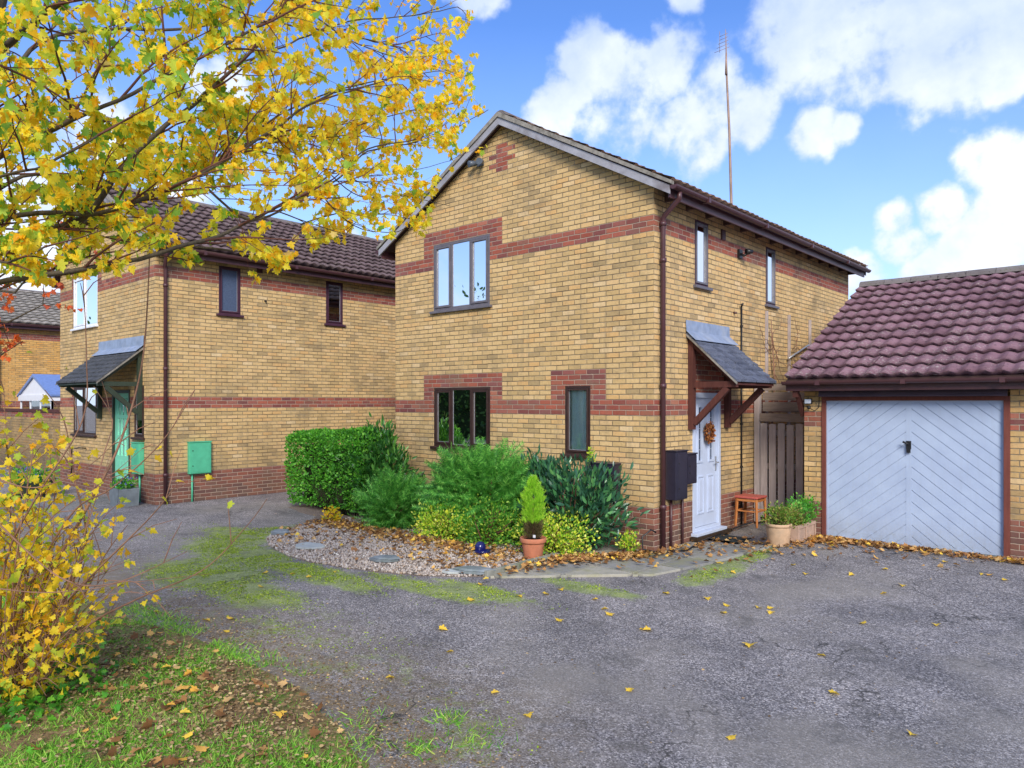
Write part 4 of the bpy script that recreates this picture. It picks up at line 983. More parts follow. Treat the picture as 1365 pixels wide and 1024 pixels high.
for x in (1.5,2.6,3.7): mb.box(x-.03,x+.03,yg-.058,yg+.07,ze_-.12,ze_-.055)
mb.build('gutter', M['brown'], GA)
mb = MB(); mb.box(rx0+.01,rx1-.02,ye-.01,ye+.015,ze_-.2,ze_-.06); mb.build('fascia', M['brown'], GA)
mb = MB(); mb.box(1.44,3.72,2.14,2.165,2.135,2.36); 
for z in (2.19,2.25,2.31): mb.box(1.44,3.72,2.135,2.14,z,z+.006)
mb.box(1.44,3.72,2.165,2.36,2.285,2.30)
mb.build('soffit_board', M['timber2'], GA)
# eave end bracket
mb = MB(); mb.box(1.10,1.17,2.05,2.14,2.13,2.30); mb.prism([(2.10,2.18),(2.18,2.18),(2.34,1.98),(2.34,1.84)], 'x', 1.11, 1.165); mb.build('eave_bracket', M['timber'], GA)
mb = MB(); m = fmap(2.3)
mb.box(1.432,1.49,-.09,.014,.06,2.13,m); mb.box(3.66,3.728,-.09,.014,.06,2.13,m); mb.box(1.432,3.728,-.09,.018,2.08,2.135,m)
mb.build('door_frame', M['garageframe'], GA, bevel=.004)
mb = MB(); mb.box(1.49,3.66,-.06,-.045,.11,2.08,m)
xc = 2.575
mb.box(xc-.035,xc+.035,-.045,-.030,.125,2.07,m); mb.box(1.49,3.66,-.045,-.028,2.055,2.08,m); mb.box(1.49,3.66,-.045,-.028,.11,.135,m); mb.box(1.49,1.515,-.045,-.028,.135,2.055,m); mb.box(3.635,3.66,-.045,-.028,.135,2.055,m)
# chevron boards rising towards the outside: real grooves between raised strips
def halfclip(poly, x0_, x1_, z0_, z1_):
    for a, b in (((x0_,-9),(x0_,9)),):
        poly = clip(poly, (x0_,9), (x0_,-9))
    poly = clip(poly, (x1_,-9), (x1_,9)); poly = clip(poly, (-9,z0_), (9,z0_)); poly = clip(poly, (9,z1_), (-9,z1_)); return poly
for sg in (-1, 1):
    xa, xb = (1.515, xc-.035) if sg < 0 else (xc+.035, 3.635)
    pitch_ = .158; sl = .80
    for k in range(-12, 24):
        # centre-line height at the meeting stile
        zc = .1+k*pitch_; 
        def ln(z_): return [(xc, z_), (xc+sg*1.3, z_ - sl*1.3)] if True else None
        a0 = zc+.0045; a1 = zc+pitch_-.0045
        poly = [(xc,a0),(xc+sg*1.3,a0+(-sl if sg>0 else -sl)*1.3),(xc+sg*1.3,a1-sl*1.3),(xc,a1)]
        if sg < 0: poly = poly[::-1]
        poly = halfclip(poly, xa, xb, .135, 2.055)
        if len(poly) < 3: continue
        n = len(poly); vs = [m(p[0],-.044,p[1]) for p in poly]
        cxx = sum(p[0] for p in poly)/n; czz = sum(p[1] for p in poly)/n
        vs += [m(p[0],-.032,p[1]) for p in poly]
        mb.add(vs, [tuple(range(n,2*n))]+[(q,(q+1)%n,n+(q+1)%n,n+q) for q in range(n)])
gd = mb.build('garage_door', M['doorblue'], GA)
mb = MB(); mb.box(xc-.03,xc+.03,-.03,-.012,1.42,1.53,m); mb.tube([m(xc,-.012,1.49),m(xc,.03,1.49),m(xc-.06,.035,1.52)],.013,8); mb.box(xc-.022,xc+.026,-.012,.004,1.37,1.45,m); mb.build('handle', M['black'], gd)
mb = MB(); mb.box(1.44,3.73,-.12,.02,.03,.105,m); mb.build('sill', M['concrete'], GA)
# garage floodlight
mb = MB(); mb.box(1.205,1.315,-.0+2.22,2.25,2.03,2.11); mb.box(1.24,1.28,2.25,2.30,2.05,2.09); mb.sphere((1.27,2.235,1.98),.028,8); mb.tube([(1.27,2.25,1.97),(1.34,2.28,1.93),(1.40,2.28,1.99),(1.40,2.285,2.2)],.006,5)
fl = tag(mb.build('floodlight', M['black'], loc=(1.26,2.3,2.05)),'small black floodlight with sensor on the left garage pier','floodlight')
mb = MB(); mb.box(1.215,1.305,2.214,2.2195,2.04,2.10); mb.build('lens', simple('pale_lens',(.6,.65,.75),.2), fl)

# ---------------------------------------------------------------- stool, pots, mat
st = thing('stool', (.32,2.45,.1), 'small orange wooden stool with a red seat beside the gate', 'stool')
sx, sy, sz = .30, 2.42, .11
mb = MB()
def legp(a, b, t_): return (sx+a*(.155+.02*(1-t_)), sy+b*(.155+.02*(1-t_)), sz+.44*t_)
for a in (-1,1):
    for b in (-1,1):
        mb = MB(); mb.tube([legp(a,b,0), legp(a,b,1)], [.019,.024], 4, smooth=False); mb.build('leg', M['stoolwood'], st)
mb = MB()
for t0, r_ in ((.55,.013),(.93,.024)):
    for b in (-1,1): mb.tube([legp(-1,b,t0), legp(1,b,t0)], r_, 4, smooth=False); mb.tube([legp(b,-1,t0), legp(b,1,t0)], r_, 4, smooth=False)
mb.build('stretcher', M['stoolwood'], st)
mb = MB(); mb.box(sx-.19,sx+.19,sy-.19,sy+.19,sz+.44,sz+.475); mb.build('seat', M['stoolseat'], st, bevel=.012)

def leafball(name, parent, c, R, n, tmpl, mat, s0, s1, shell=.5, up=.3, out=.8, zmin=None, nz=.25, seed=0, nrm='rand', freq=2.2):
    """leaves spread through an uneven rounded volume"""
    P = []; D = []; 
    while len(P) < n:
        d = rnd_dirs(1)[0]; r = (random.random()**shell)
        k = 1+nz*2*mn.noise(Vector(d*freq)+Vector((seed,seed*1.3,0)))+nz*1.1*mn.noise(Vector(d*freq*2.7)+Vector((0,seed,2)))
        p = np.array([c[0]+d[0]*R[0]*r*k, c[1]+d[1]*R[1]*r*k, c[2]+d[2]*R[2]*r*k])
        if zmin is not None and p[2] < zmin: continue
        P.append(p); D.append(d*out+np.array([0,0,up])+rng.normal(0,.45,3))
    N_ = rnd_dirs(n)*.8+np.array([0,0,.7]) if nrm == 'up' else rnd_dirs(n)
    return scatter(name, tmpl, P, D, N_, rng.uniform(s0,s1,n), mat, parent)
def stems(name, parent, base, tips, r=.012, mat='twig'):
    mb = MB()
    for tp in tips:
        b = Vector(base)+Vector((random.gauss(0,.04),random.gauss(0,.04),0)); e = Vector(tp); mid = (b+e)/2+Vector((random.gauss(0,.05),random.gauss(0,.05),.06)); mb.tube([b,mid,e],[r,r*.7,r*.35],5)
    return mb.build(name, M[mat], parent)

def pot(loc, prof, mat, name, label, cat='plant pot', group=None, soilr=None, soilz=None):
    t_ = thing(name, loc, label, cat, group); mb = MB(); mb.lathe(loc, prof, 32); mb.build('pot', M[mat], t_)
    mb = MB(); mb.lathe(loc, [(.001,soilz),(soilr,soilz-.008)], 20); mb.build('soil', M['soil'], t_); return t_
px_, py_ = -.95, -1.42; z0_ = bz(px_,py_)+.005
pt = pot((px_,py_,z0_), [(.001,0),(.115,0),(.118,.01),(.148,.20),(.150,.215),(.168,.217),(.172,.225),(.175,.268),(.170,.276),(.156,.276),(.150,.262),(.148,.20)], 'terra','plant_pot','terracotta pot standing on the gravel by the edging', soilr=.15, soilz=.25)
cn = thing('conifer', (px_,py_,z0_+.25), 'small lime green conifer growing in the terracotta pot', 'shrub')
P = []; D = []
for _ in range(2600):
    t_ = random.random(); h_ = .20+.58*t_; r_ = .150*math.sin(PI*min(1,(.20+.80*t_)))**.75*(.7+.3*random.random()); a = random.uniform(0,2*PI); r_ *= 1+.75*mn.noise(Vector((math.cos(a)*1.6,math.sin(a)*1.6,t_*4.5)))
    if mn.noise(Vector((math.cos(a)*2.5,math.sin(a)*2.5,t_*9+4))) > .22: continue
    rr = r_*random.random()**.4; P.append((px_+rr*math.cos(a),py_+rr*math.sin(a),z0_+.25+h_)); D.append((math.cos(a)*.55,math.sin(a)*.55,1.+random.gauss(0,.3)))
scatter('foliage','spray',P,D,rnd_dirs(len(P)),rng.uniform(.04,.085,len(P)),M['l_con'],cn)
P = []; D = []
for _ in range(700):
    a = random.uniform(0,2*PI); rr = .095*random.random()**.5; P.append((px_+rr*math.cos(a),py_+rr*math.sin(a),z0_+.27+random.random()*.2)); D.append((math.cos(a)*.7,math.sin(a)*.7,.7))
scatter('dry_foliage','spray',P,D,rnd_dirs(len(P)),rng.uniform(.04,.07,len(P)),M['l_brownneedle'],cn)
mb = MB(); mb.tube([(px_,py_,z0_+.24),(px_,py_,z0_+.8)],[.022,.008],7)
mb.build('stem', M['twig'], cn)
mb = MB(); mb.box(px_+.06,px_+.10,py_-.075,py_-.07,z0_+.29,z0_+.325); mb.build('plant_tag', M['white'], cn)
bx, by = 1.20, 1.28; bz_ = gh(bx,by)
bp = pot((bx,by,bz_), [(.001,0),(.135,0),(.14,.01),(.165,.25),(.166,.262),(.178,.266),(.18,.30),(.172,.306),(.158,.305),(.155,.25)], 'buffterra','plant_pot','round buff terracotta pot at the end of the stone trough', soilr=.157, soilz=.285)
hb = thing('potted_herb', (bx,by,bz_+.29), 'straggly dry green herb in the round buff pot', 'plant')
leafball('foliage', hb, (bx,by,bz_+.40), (.2,.2,.17), 900, 'oval', M['l_pot'], .02,.045,.5,.6,.8, bz_+.27, .3, 4)
stems('stem', hb, (bx,by,bz_+.28), [(bx+random.gauss(0,.1),by+random.gauss(0,.1),bz_+.5) for _ in range(14)], .005)
tx0, tx1, ty0, ty1 = 1.12, 1.38, 1.50, 2.18
trg = thing('trough_planter', (1.25,1.8,.1), 'long pinkish stone trough with panelled side against the garage pier', 'planter')
mb = MB(); zb = .095; zt = .335
mb.box(tx0,tx1,ty0,ty0+.03,zb,zt); mb.box(tx0,tx1,ty1-.03,ty1,zb,zt); mb.box(tx0,tx0+.03,ty0+.03,ty1-.03,zb,zt); mb.box(tx1-.03,tx1,ty0+.03,ty1-.03,zb,zt); mb.box(tx0+.03,tx1-.03,ty0+.03,ty1-.03,zb,zb+.03)
for a, b in ((ty0+.0,(ty0+ty1)/2-.006),((ty0+ty1)/2+.006,ty1)):
    for q in ((a,b,zt-.045,zt),(a,b,zb,zb+.04),(a,a+.035,zb+.04,zt-.045),(b-.035,b,zb+.04,zt-.045)): mb.box(tx1,tx1+.016,q[0],q[1],q[2],q[3])
mb.build('basin', M['trough'], trg, bevel=.005)
mb = MB(); mb.box(tx0+.031,tx1-.031,ty0+.031,ty1-.031,zb+.031,zt-.04); mb.build('soil', M['soil'], trg)
for i_, (yy, r_, lb) in enumerate(((1.62,.17,'low green plant at the near end of the stone trough'),(1.84,.19,'bushy green plant in the middle of the stone trough'),(2.08,.2,'tallest green plant at the far end of the stone trough'))):
    pl_ = thing('trough_plant', (1.25,yy,.3), lb, 'plant')
    leafball('foliage', pl_, (1.25,yy,.42+.03*i_), (r_,r_,.16+.02*i_), 1100, 'oval', M['l_hedge'] if i_ == 2 else M['l_pot'] if i_==0 else M['l_yew'], .02,.045,.5,.6,.8, .31, .35, 5+i_)
    stems('stem', pl_, (1.25,yy,.30), [(1.25+random.gauss(0,.12),yy+random.gauss(0,.1),.52) for _ in range(12)], .005)
mb = MB(); mb.box(.13,.62,1.30,1.72,gh(.3,1.5)+.034,gh(.3,1.5)+.048); tag(mb.build('door_mat', M['mat'], bevel=.004), 'flat dark mat on the paving outside the front door','mat')
# blue glazed ornament and slates on the gravel
mb = MB(); gx_, gy_ = -1.62,-1.72; gz_ = bz(gx_,gy_); mb.sphere((gx_,gy_,gz_+.09),.075,12); mb.lathe((gx_+.10,gy_-.06,gz_+.02),[(.001,0),(.07,.0),(.10,.03),(.11,.05),(.09,.045),(.001,.02)],18); tag(mb.build('glazed_ornament', M['blueglaze'],loc=(gx_,gy_,gz_)),'shiny dark blue glazed ball and dish on the gravel under the golden shrub','ornament')
def slate(px, py, w_, l_, ang, mat, label, th=.02, tilt=.1):
    x, y = G(px, py, .03); n = 6; mb = MB(); poly = []
    for k in range(n):
        a = 2*PI*k/n; r = 1+random.uniform(-.18,.18); poly.append((l_*math.cos(a)*r, w_*math.sin(a)*r))
    ca, sa = math.cos(ang), math.sin(ang); z = bz(x,y)+.025 if inb(x,y) else gh(x,y)+.01
    pp = [(x+a*ca-b*sa, y+a*sa+b*ca, z+tilt*b) for a, b in poly]
    mb.add(pp+[(a,b,c_+th) for a,b,c_ in pp], [tuple(range(n,2*n)), tuple(range(n-1,-1,-1))]+[(k,(k+1)%n,n+(k+1)%n,n+k) for k in range(n)])
    if th > .025: mb.add([(a+.03,b+.02,c_+th+.004) for a,b,c_ in pp]+[(x+(a-x)*.8+.03,y+(b-y)*.8+.02,c_+th*1.8) for a,b,c_ in pp], [tuple(range(n,2*n))]+[(k,(k+1)%n,n+(k+1)%n,n+k) for k in range(n)])
    tag(mb.build('slate_slab', M[mat], loc=(x,y,z)), label, 'slate')
slate(413,731,.13,.24,.4,'paleslate','large pale flat slate near the left end of the gravel bed')
slate(512,750,.09,.2,.5,'slate','dark grey slate pieces at the middle of the gravel edge',.03)
slate(628,763,.09,.24,.55,'slate','blue grey slate beside the end of the concrete edging',.03)
slate(602,763,.08,.12,.9,'paleslate','small pale stone just left of the blue grey slate',.02)
slate(371,712,.10,.15,.2,'slate','small dark green slate at the left tip of the gravel bed',.03)

# ---------------------------------------------------------------- shrubs in the bed
def hedge():
    h = thing('clipped_hedge', (-6.2,-.7,.05), 'neatly clipped box shaped green hedge between the two houses', 'hedge')
    P = []; D = []; N_ = []
    x0,x1,y0,y1,z0,z1 = -7.35,-5.05,-1.2,-.35,.12,1.50
    while len(P) < 15000:
        f = random.random(); dp = random.random()**2.2*.16
        if f < .42: p = [random.uniform(x0,x1), y0+dp, random.uniform(z0,z1)]; n = (0,-1,.15)
        elif f < .66: p = [random.uniform(x0,x1), random.uniform(y0,y1), z1-dp]; n = (0,0,1)
        elif f < .80: p = [x1-dp, random.uniform(y0,y1), random.uniform(z0,z1)]; n = (1,0,.15)
        elif f < .93: p = [x0+dp, random.uniform(y0,y1), random.uniform(z0,z1)]; n = (-1,0,.15)
        else: p = [random.uniform(x0,x1), y1-dp, random.uniform(z0,z1)]; n = (0,1,.15)
        q = Vector(p); b = .05*mn.noise(q*3.)+.10*mn.noise(q*1.1)
        tap = .12*sm((.5-(p[2]-z0))/.5)   # narrower at the foot
        p[0] += n[0]*b - (tap if n[0] > 0 else -tap if n[0] < 0 else 0); p[1] += n[1]*(b-tap); p[2] += n[2]*b+.05*(p[0]-x0)/2.3
        # round the top edge
        for ax, lo, hi in ((0,x0,x1),(1,y0,y1)):
            e = min(p[ax]-lo, hi-p[ax])
            if e < .14 and p[2] > z1-.14: p[2] -= (.14-e)*.5
        if mn.noise(q*4.5+Vector((9,2,4))) > .42 and random.random() < .75: continue
        P.append(p); D.append(np.array(n)*.55+rng.normal(0,.6,3)+np.array([0,0,.25])); N_.append(np.array(n)+rng.normal(0,.55,3))
    n = len(P); scatter('foliage','oval',P,D,N_,rng.uniform(.03,.065,n),M['l_hedge'],h)
    stems('stem', h, (-6.3,-.75,.0), [(random.uniform(-7.1,-5.3),random.uniform(-1.05,-.5),random.uniform(.6,1.3)) for _ in range(40)], .018)
    mb = MB()
    for k in range(26):
        x = random.uniform(-6.3,-5.2); mb.tube([(x,-1.0,.05),(x+random.gauss(0,.12),-1.12,.3),(x+random.gauss(0,.2),-1.18,.55)],[.010,.008,.004],4)
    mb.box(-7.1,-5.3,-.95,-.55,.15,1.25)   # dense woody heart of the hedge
    mb.build('bare_twigs', simple('hedge_core_fill',(.035,.035,.02),.9,.1), h)
hedge()
def bush(name, label, c, R, n, tmpl, mat, s0, s1, shell=.35, up=.3, out=.9, nz=.25, seed=0, ns=24, cat='shrub', freq=2.2):
    b = thing(name, (c[0],c[1],bz(c[0],c[1])), label, cat); z0 = bz(c[0],c[1])
    leafball('foliage', b, c, R, n, tmpl, M[mat], s0, s1, shell, up, out, z0+.02, nz, seed, freq=freq)
    tips = [(c[0]+d[0]*R[0]*.8, c[1]+d[1]*R[1]*.8, max(z0+.2, c[2]+abs(d[2])*R[2]*.75)) for d in rnd_dirs(ns, -.1, 1)]
    stems('stem', b, (c[0],c[1],z0-.02), tips, .012); return b
bush('laurel', 'dark green laurel merging with the right end of the clipped hedge', (-5.2,-.72,.84), (.72,.50,.80), 3600, 'lance', 'l_laurelg', .08,.14,.4,1.0,.6,.25,11)
bush('feathery_shrub', 'small rounded feathery green shrub beside the clipped hedge', (-4.15,-1.1,.36), (.48,.44,.42), 1100, 'spray', 'l_yew', .16,.32,.5,.5,1.2,.3,3)
bush('feathery_shrub', 'large feathery green shrub under the lower three-light window', (-2.55,-.72,.66), (.86,.55,.58), 2900, 'spray', 'l_yew', .18,.36,.48,.1,1.2,.3,5)
bush('laurel', 'broad dark glossy laurel spreading by the house corner', (-.98,-.50,.58), (.82,.44,.64), 2700, 'lance', 'l_laurel', .08,.16,.42,.8,.8,.28,8)
bush('laurel', 'dark laurel between the feathery shrub and the narrow window', (-1.75,-.35,.80), (.42,.28,.46), 900, 'lance', 'l_laurel', .08,.15,.45,1.0,.7,.28,18)
bush('golden_shrub', 'golden variegated shrub left of the potted conifer', (-2.75,-1.28,.22), (.62,.32,.34), 3400, 'oval', 'l_euo', .025,.05,.45,.6,.8,.3,21)
bush('golden_shrub', 'low green and gold shrub just behind the potted conifer', (-1.95,-1.20,.28), (.52,.34,.42), 3000, 'oval', 'l_green', .025,.05,.45,.6,.8,.3,24)
bush('golden_shrub', 'golden variegated shrub between the potted conifer and the laurel', (-1.0,-.98,.22), (.62,.34,.36), 3400, 'oval', 'l_euo', .025,.05,.45,.6,.8,.3,27)
bush('seedling', 'small yellowing plant at the foot of the hedge', (-5.3,-1.55,.12), (.2,.14,.16), 260, 'oval', 'l_shrub', .03,.06,.5,.6,.8,.3,29, 6)
bush('low_plant', 'low bright plant at the foot of the house corner', (-.22,-.30,.15), (.15,.14,.17), 300, 'oval', 'l_euo', .03,.055,.5,.6,.8,.3,31, 6)
bush('climbing_tuft', 'small sprig climbing the wall beside the narrow lower window', (-.98,-.09,1.15), (.07,.05,.26), 220, 'oval', 'l_euo', .02,.045,.5,.6,.8,.3,33, 4, 'climber')

# ---------------------------------------------------------------- left house
LX, LY, DZ = -9.15, -2.89, .07
lrects = R3+[('f',-13.85,-11.95,34,43),('f',-13.85,-12.1,0,8)]
fhl = [(-13.74,-12.19,3.75,4.92),(-13.74,-12.28,1.33,2.42),(-11.32,-10.38,.2,2.3),(-10.17,-9.68,1.36,2.38)]
shl = [(-1.64,-1.17,3.86,4.84),(.9,1.36,3.86,4.84)]
LH, lx0, lxm = house('brick_house', LX, LY, DZ, 'left neighbouring yellow brick house with a mint green front door and slate canopy', fhl, shl, lrects, wave=.21, tint=(.97,.98,.98), D=12.)
m = fmap(LY)
window(LH, m, -13.74,-12.19,3.75,4.92,(1,1),(0,),'white','glass_up',sash='white',sill='white', label='white upper window with an open casement')
window(LH, m, -13.74,-12.28,1.33,2.42,(1,1.1),(0,),'dkbrown','glass_lo',sill='dkbrown')
window(LH, m, -10.17,-9.68,1.36,2.38,(1,),(0,),'dkbrown','glass_lo',sill='dkbrown')
m = smap(LX)
window(LH, m, -1.64,-1.17,3.86,4.84,(1,),(0,),'plum','frost',sill='plum',room=False)
window(LH, m, .9,1.36,3.86,4.84,(1,),(0,),'plum','glass_lo',sill='plum')
# green glazed door
m = fmap(LY); mb = MB(); mb.box(-11.32,-11.26,-.085,.01,.2,2.3,m); mb.box(-10.44,-10.38,-.085,.01,.2,2.3,m); mb.box(-11.26,-10.44,-.085,.01,2.24,2.3,m)
gdr = mb.build('door', M['dkgreen'], LH, label='mint green glazed front door')
mb = MB(); pn = [(-11.12+i*.19,-10.98+i*.19,.95+j*.42,1.30+j*.42) for i in range(3) for j in range(3)]
wall_face(mb, lambda u,d,z: m(u,d-.03,z), -11.26,-10.44,.2,2.24, pn, .03)
for i in range(3): mb.box(-11.13+i*.19,-10.97+i*.19,-.03,-.018,.38,.85,m)
mb.build('door_leaf', simple('mint_door_paint', (.20,.62,.42), .45, .4, .05, 6, .03), gdr)
mb = MB(); mb.box(-11.14,-10.56,-.055,-.05,.93,2.18,m); mb.build('pane', M['glass_lo'], gdr)
canopy(LH, fmap(LY), -12.0, -9.72, 3.14, 3.36, 2.45, .85, 'blacktile', 'dkgreen', 'dark slate lean-to canopy over the green door')
downpipe(LH, [(LX+.36,-2.82,4.93),(LX+.35,-2.82,4.85),(LX+.07,-2.74,4.67),(LX+.05,-2.72,4.6),(LX+.05,-2.72,.12)], 'brown', .036, clips=[(LX+.05,-2.72,4.3),(LX+.05,-2.72,2.7),(LX+.05,-2.72,.66)])
mb = MB(); mb.box(LX+.002,LX+.03,-.81,-.69,4.80,4.95); mb.build('air_vent', M['brown'], LH)
mb = MB(); mb.tube([(LX,-.62,4.22),(LX+.05,-.62,4.21)],.02,8); mb.build('overflow_pipe', M['black'], LH)
meter((LX,-2.06,0), smap(LX), -2.28,-1.84,.64,1.26,.10,'green','mint green meter cabinet on the long side wall of the left house',(-2.20,))
meter((-9.9,LY,0), fmap(LY), -10.05,-9.66,.64,1.25,.10,'green','mint green meter cabinet beside the green front door',(-9.8,))
mb = MB(); mb.tube([(-12.85,LY-.02,1.02),(-12.85,LY-.16,1.04),(-13.25,LY-.18,1.0),(-13.3,LY-.18,.35)],.014,6); tag(mb.build('hose_bracket', M['black'], loc=(-12.85,LY,1.0)),'thin black hose loop fixed below the left house window','hose')
# planters there
tb = thing('tub_planter', (-8.35,-3.55,.09), 'square grey tub of pansies by the left house corner', 'planter')
mb = MB(); cx0, cy0 = -9.55,-3.30; 
tb.location = (cx0,cy0,.08); WL[tb.name] = Vector((cx0,cy0,.08))
mb.prism([(cx0-.17,.08),(cx0+.17,.08),(cx0+.22,.42),(cx0-.22,.42)], 'y', cy0-.19, cy0+.19); mb.build('tub', M['paledgrey'], tb, bevel=.01)
leafball('foliage', tb, (cx0,cy0,.47), (.22,.2,.13), 500, 'oval', M['l_hedge'], .03,.06,.5,.5,.8,.42,.3,41)
leafball('flowers', tb, (cx0,cy0,.53), (.2,.18,.09), 90, 'oval', M['l_flower'], .035,.055,.3,.3,.5,.45,.3,42)['kind'] = 'stuff'
tb2 = thing('bowl_planter', (-12.3,-4.1,.09), 'wide dark bowl planter with mixed flowers outside the left house', 'planter')
mb = MB(); mb.lathe((-12.3,-4.1,.09), [(.001,0),(.25,0),(.30,.12),(.42,.34),(.44,.37),(.40,.37),(.36,.28),(.001,.28)], 28); mb.build('bowl', M['dkgreen'], tb2)
leafball('foliage', tb2, (-12.3,-4.1,.50), (.42,.4,.2), 900, 'oval', M['l_hedge'], .03,.07,.5,.6,.8,.36,.35,43)
leafball('flowers', tb2, (-12.3,-4.1,.60), (.38,.36,.14), 90, 'oval', M['l_flower'], .04,.06,.3,.3,.5,.45,.3,44)['kind'] = 'stuff'
# ---------------------------------------------------------------- far left: garden wall, conservatory, two more houses
gwb = brick('garden_wall_brick', 1.62, [('a',None,None,0,4)], tint=(.62,.60,.56), grime=1.5)
gw = thing('garden_wall', (-19,-2.3,.1), 'old stained brick garden wall left of the neighbouring house', 'wall')
mb = MB(); mb.box(-26,-14.71,-2.42,-2.2,-.1,1.78); mb.build('wall', gwb, gw)
mb = MB(); mb.box(-26,-14.71,-2.45,-2.17,1.781,1.86); mb.build('coping', M['timber'], gw)
F1, fx0, fxm = house('brick_house', -26.6, -1.9, 0., 'far yellow brick house beyond the garden wall at the left edge', [], [], R3, tint=(1.05,.86,.55), D=9., Wd=7., tilemat_='greytile', wave=.3, gutter_sides=(1,), near=False)
downpipe(F1, [(-26.15,-1.8,4.8),(-26.5,-1.55,4.6),(-26.5,-1.5,4.4),(-26.5,-1.5,.1)], 'brown', .05)
F2, _, _ = house('brick_house', -24., 9.5, .35, 'distant brown roofed house behind the far left house', [], [], R3, tint=(1.05,.86,.55), D=9., Wd=8., wave=.3, near=False)
cs = thing('conservatory', (-23.5,-.2,.1), 'white conservatory with pale blue roof behind the garden wall', 'conservatory')
mb = MB(); cx0_, cx1_, cy0_, cy1_ = -24.8,-21.4,-1.2,1.6
mb.box(cx0_,cx1_,cy0_,cy1_,-.1,.6)
for x in (cx0_,-23.7,-22.6,cx1_-.07): mb.box(x,x+.07,cy0_,cy0_+.07,.6,2.1)
for y in (cy0_+.0,.2,cy1_-.07): mb.box(cx1_-.07,cx1_,y+.001,y+.071,.6,2.1)
mb.box(cx0_-.05,cx1_+.05,cy0_-.05,cy1_,2.1,2.3); mb.build('frame', M['white'], cs)
mb = MB(); mb.box(cx0_+.02,cx1_-.02,cy0_+.02,cy0_+.03,.6,2.1); mb.box(cx1_-.03,cx1_-.02,cy0_+.04,cy1_,.6,2.1); mb.build('pane', M['glass_lo'], cs)
mb = MB(); xm_ = (cx0_+cx1_)/2; mb.prism([(cx0_-.1,2.3),(xm_,3.0),(cx1_+.1,2.3),(cx1_+.1,2.24),(xm_,2.9),(cx0_-.1,2.24)], 'y', cy0_-.08, cy1_); mb.build('roof', simple('pale_blue_sheet',(.16,.24,.48),.4), cs)
mb = MB(); mb.prism([(cx0_,2.3),(xm_,2.92),(cx1_,2.3)], 'y', cy0_-.02, cy0_+.02); mb.build('gable_panel', M['white'], cs)

# ---------------------------------------------------------------- field maple: trunk off to the left, limbs reaching over the picture
LP = []; LD = []; LN = []; LS = []   # leaves
TW = MB()
def crown_ok(q):
    """irregular outline of the crown, as seen from the drive: leaves thin out past it"""
    return True
def proj(q):
    dx, dy = q.x-CX, q.y-CY; Z = dx*FX+dy*FY
    if Z < .3: return (-999, -999, Z)
    return (682.5+970*(dx*RX+dy*RY)/Z, 536-970*(q.z-CZ)/Z, Z)
import bisect
LOWX = [-400,0,60,120,200,280,340,400,440,500,560,600,650,720]
LOWY = [420,415,385,372,362,372,392,345,330,322,330,235,205,150]
def lowlim(px):
    if px <= LOWX[0]: return LOWY[0]
    if px >= LOWX[-1]: return LOWY[-1]
    i = bisect.bisect(LOWX, px)-1; f = (px-LOWX[i])/(LOWX[i+1]-LOWX[i]); return LOWY[i]*(1-f)+LOWY[i+1]*f
def add_leaf(p, d, s=None):
    LP.append(p); dd_ = Vector(d)*.5+Vector((random.gauss(0,.45),random.gauss(0,.45),-.75+random.gauss(0,.4))); LD.append(dd_)
    LN.append(Vector((random.gauss(0,1),random.gauss(0,1),random.gauss(0,.6)))); LS.append((s or random.uniform(.032,.062)))
def bad(q):
    a, b, Z = proj(q)
    if Z > .3 and -50 < a < 900:
        if b > lowlim(a)-8: return True
        if a > 655 or (a > 630 and b < 130): return True
    return False
def twig(p, d, L, r, lvl, dens=1.):
    """grow a twig; lvl 2 = spawns twiglets"""
    n = max(4, int(L/.09)); pts = [p.copy()]; q = p.copy(); d = d.normalized()
    for i in range(n):
        d = (d+Vector((random.gauss(0,.10),random.gauss(0,.10),random.gauss(-.01,.09)))).normalized(); q = q+d*(L/n)
        if bad(q): break
        pts.append(q.copy())
    if len(pts) < 3: return
    px0 = proj(p)[0]; m_ = len(pts); TW.tube(pts, [r*(1-.75*i/(m_-1)) for i in range(m_)], 4 if r < .006 else 6, cap=False)
    for i in range(1, m_):
        f = i/(m_-1); t_ = (pts[i]-pts[i-1]).normalized()
        if lvl > 0 and f > .1 and random.random() < (.62 if lvl > 1 else .5):
            sd = t_.cross(Vector((random.gauss(0,1),random.gauss(0,1),random.gauss(0,.7)))).normalized()
            twig(pts[i], t_*random.uniform(.5,.9)+sd*random.uniform(.5,.9), L*random.uniform(.28,.55)*(1-.35*f), r*.5, lvl-1, dens)
        k = 2 if lvl < 2 else 1
        if lvl <= 1 or f > .5:
            for _ in range(k):
                if random.random() < (.60 if px0 < 330 else .48 if px0 < 450 else .36)*dens: add_leaf(pts[i]+Vector((random.gauss(0,.012),)*3), t_)
    add_leaf(pts[-1], d)
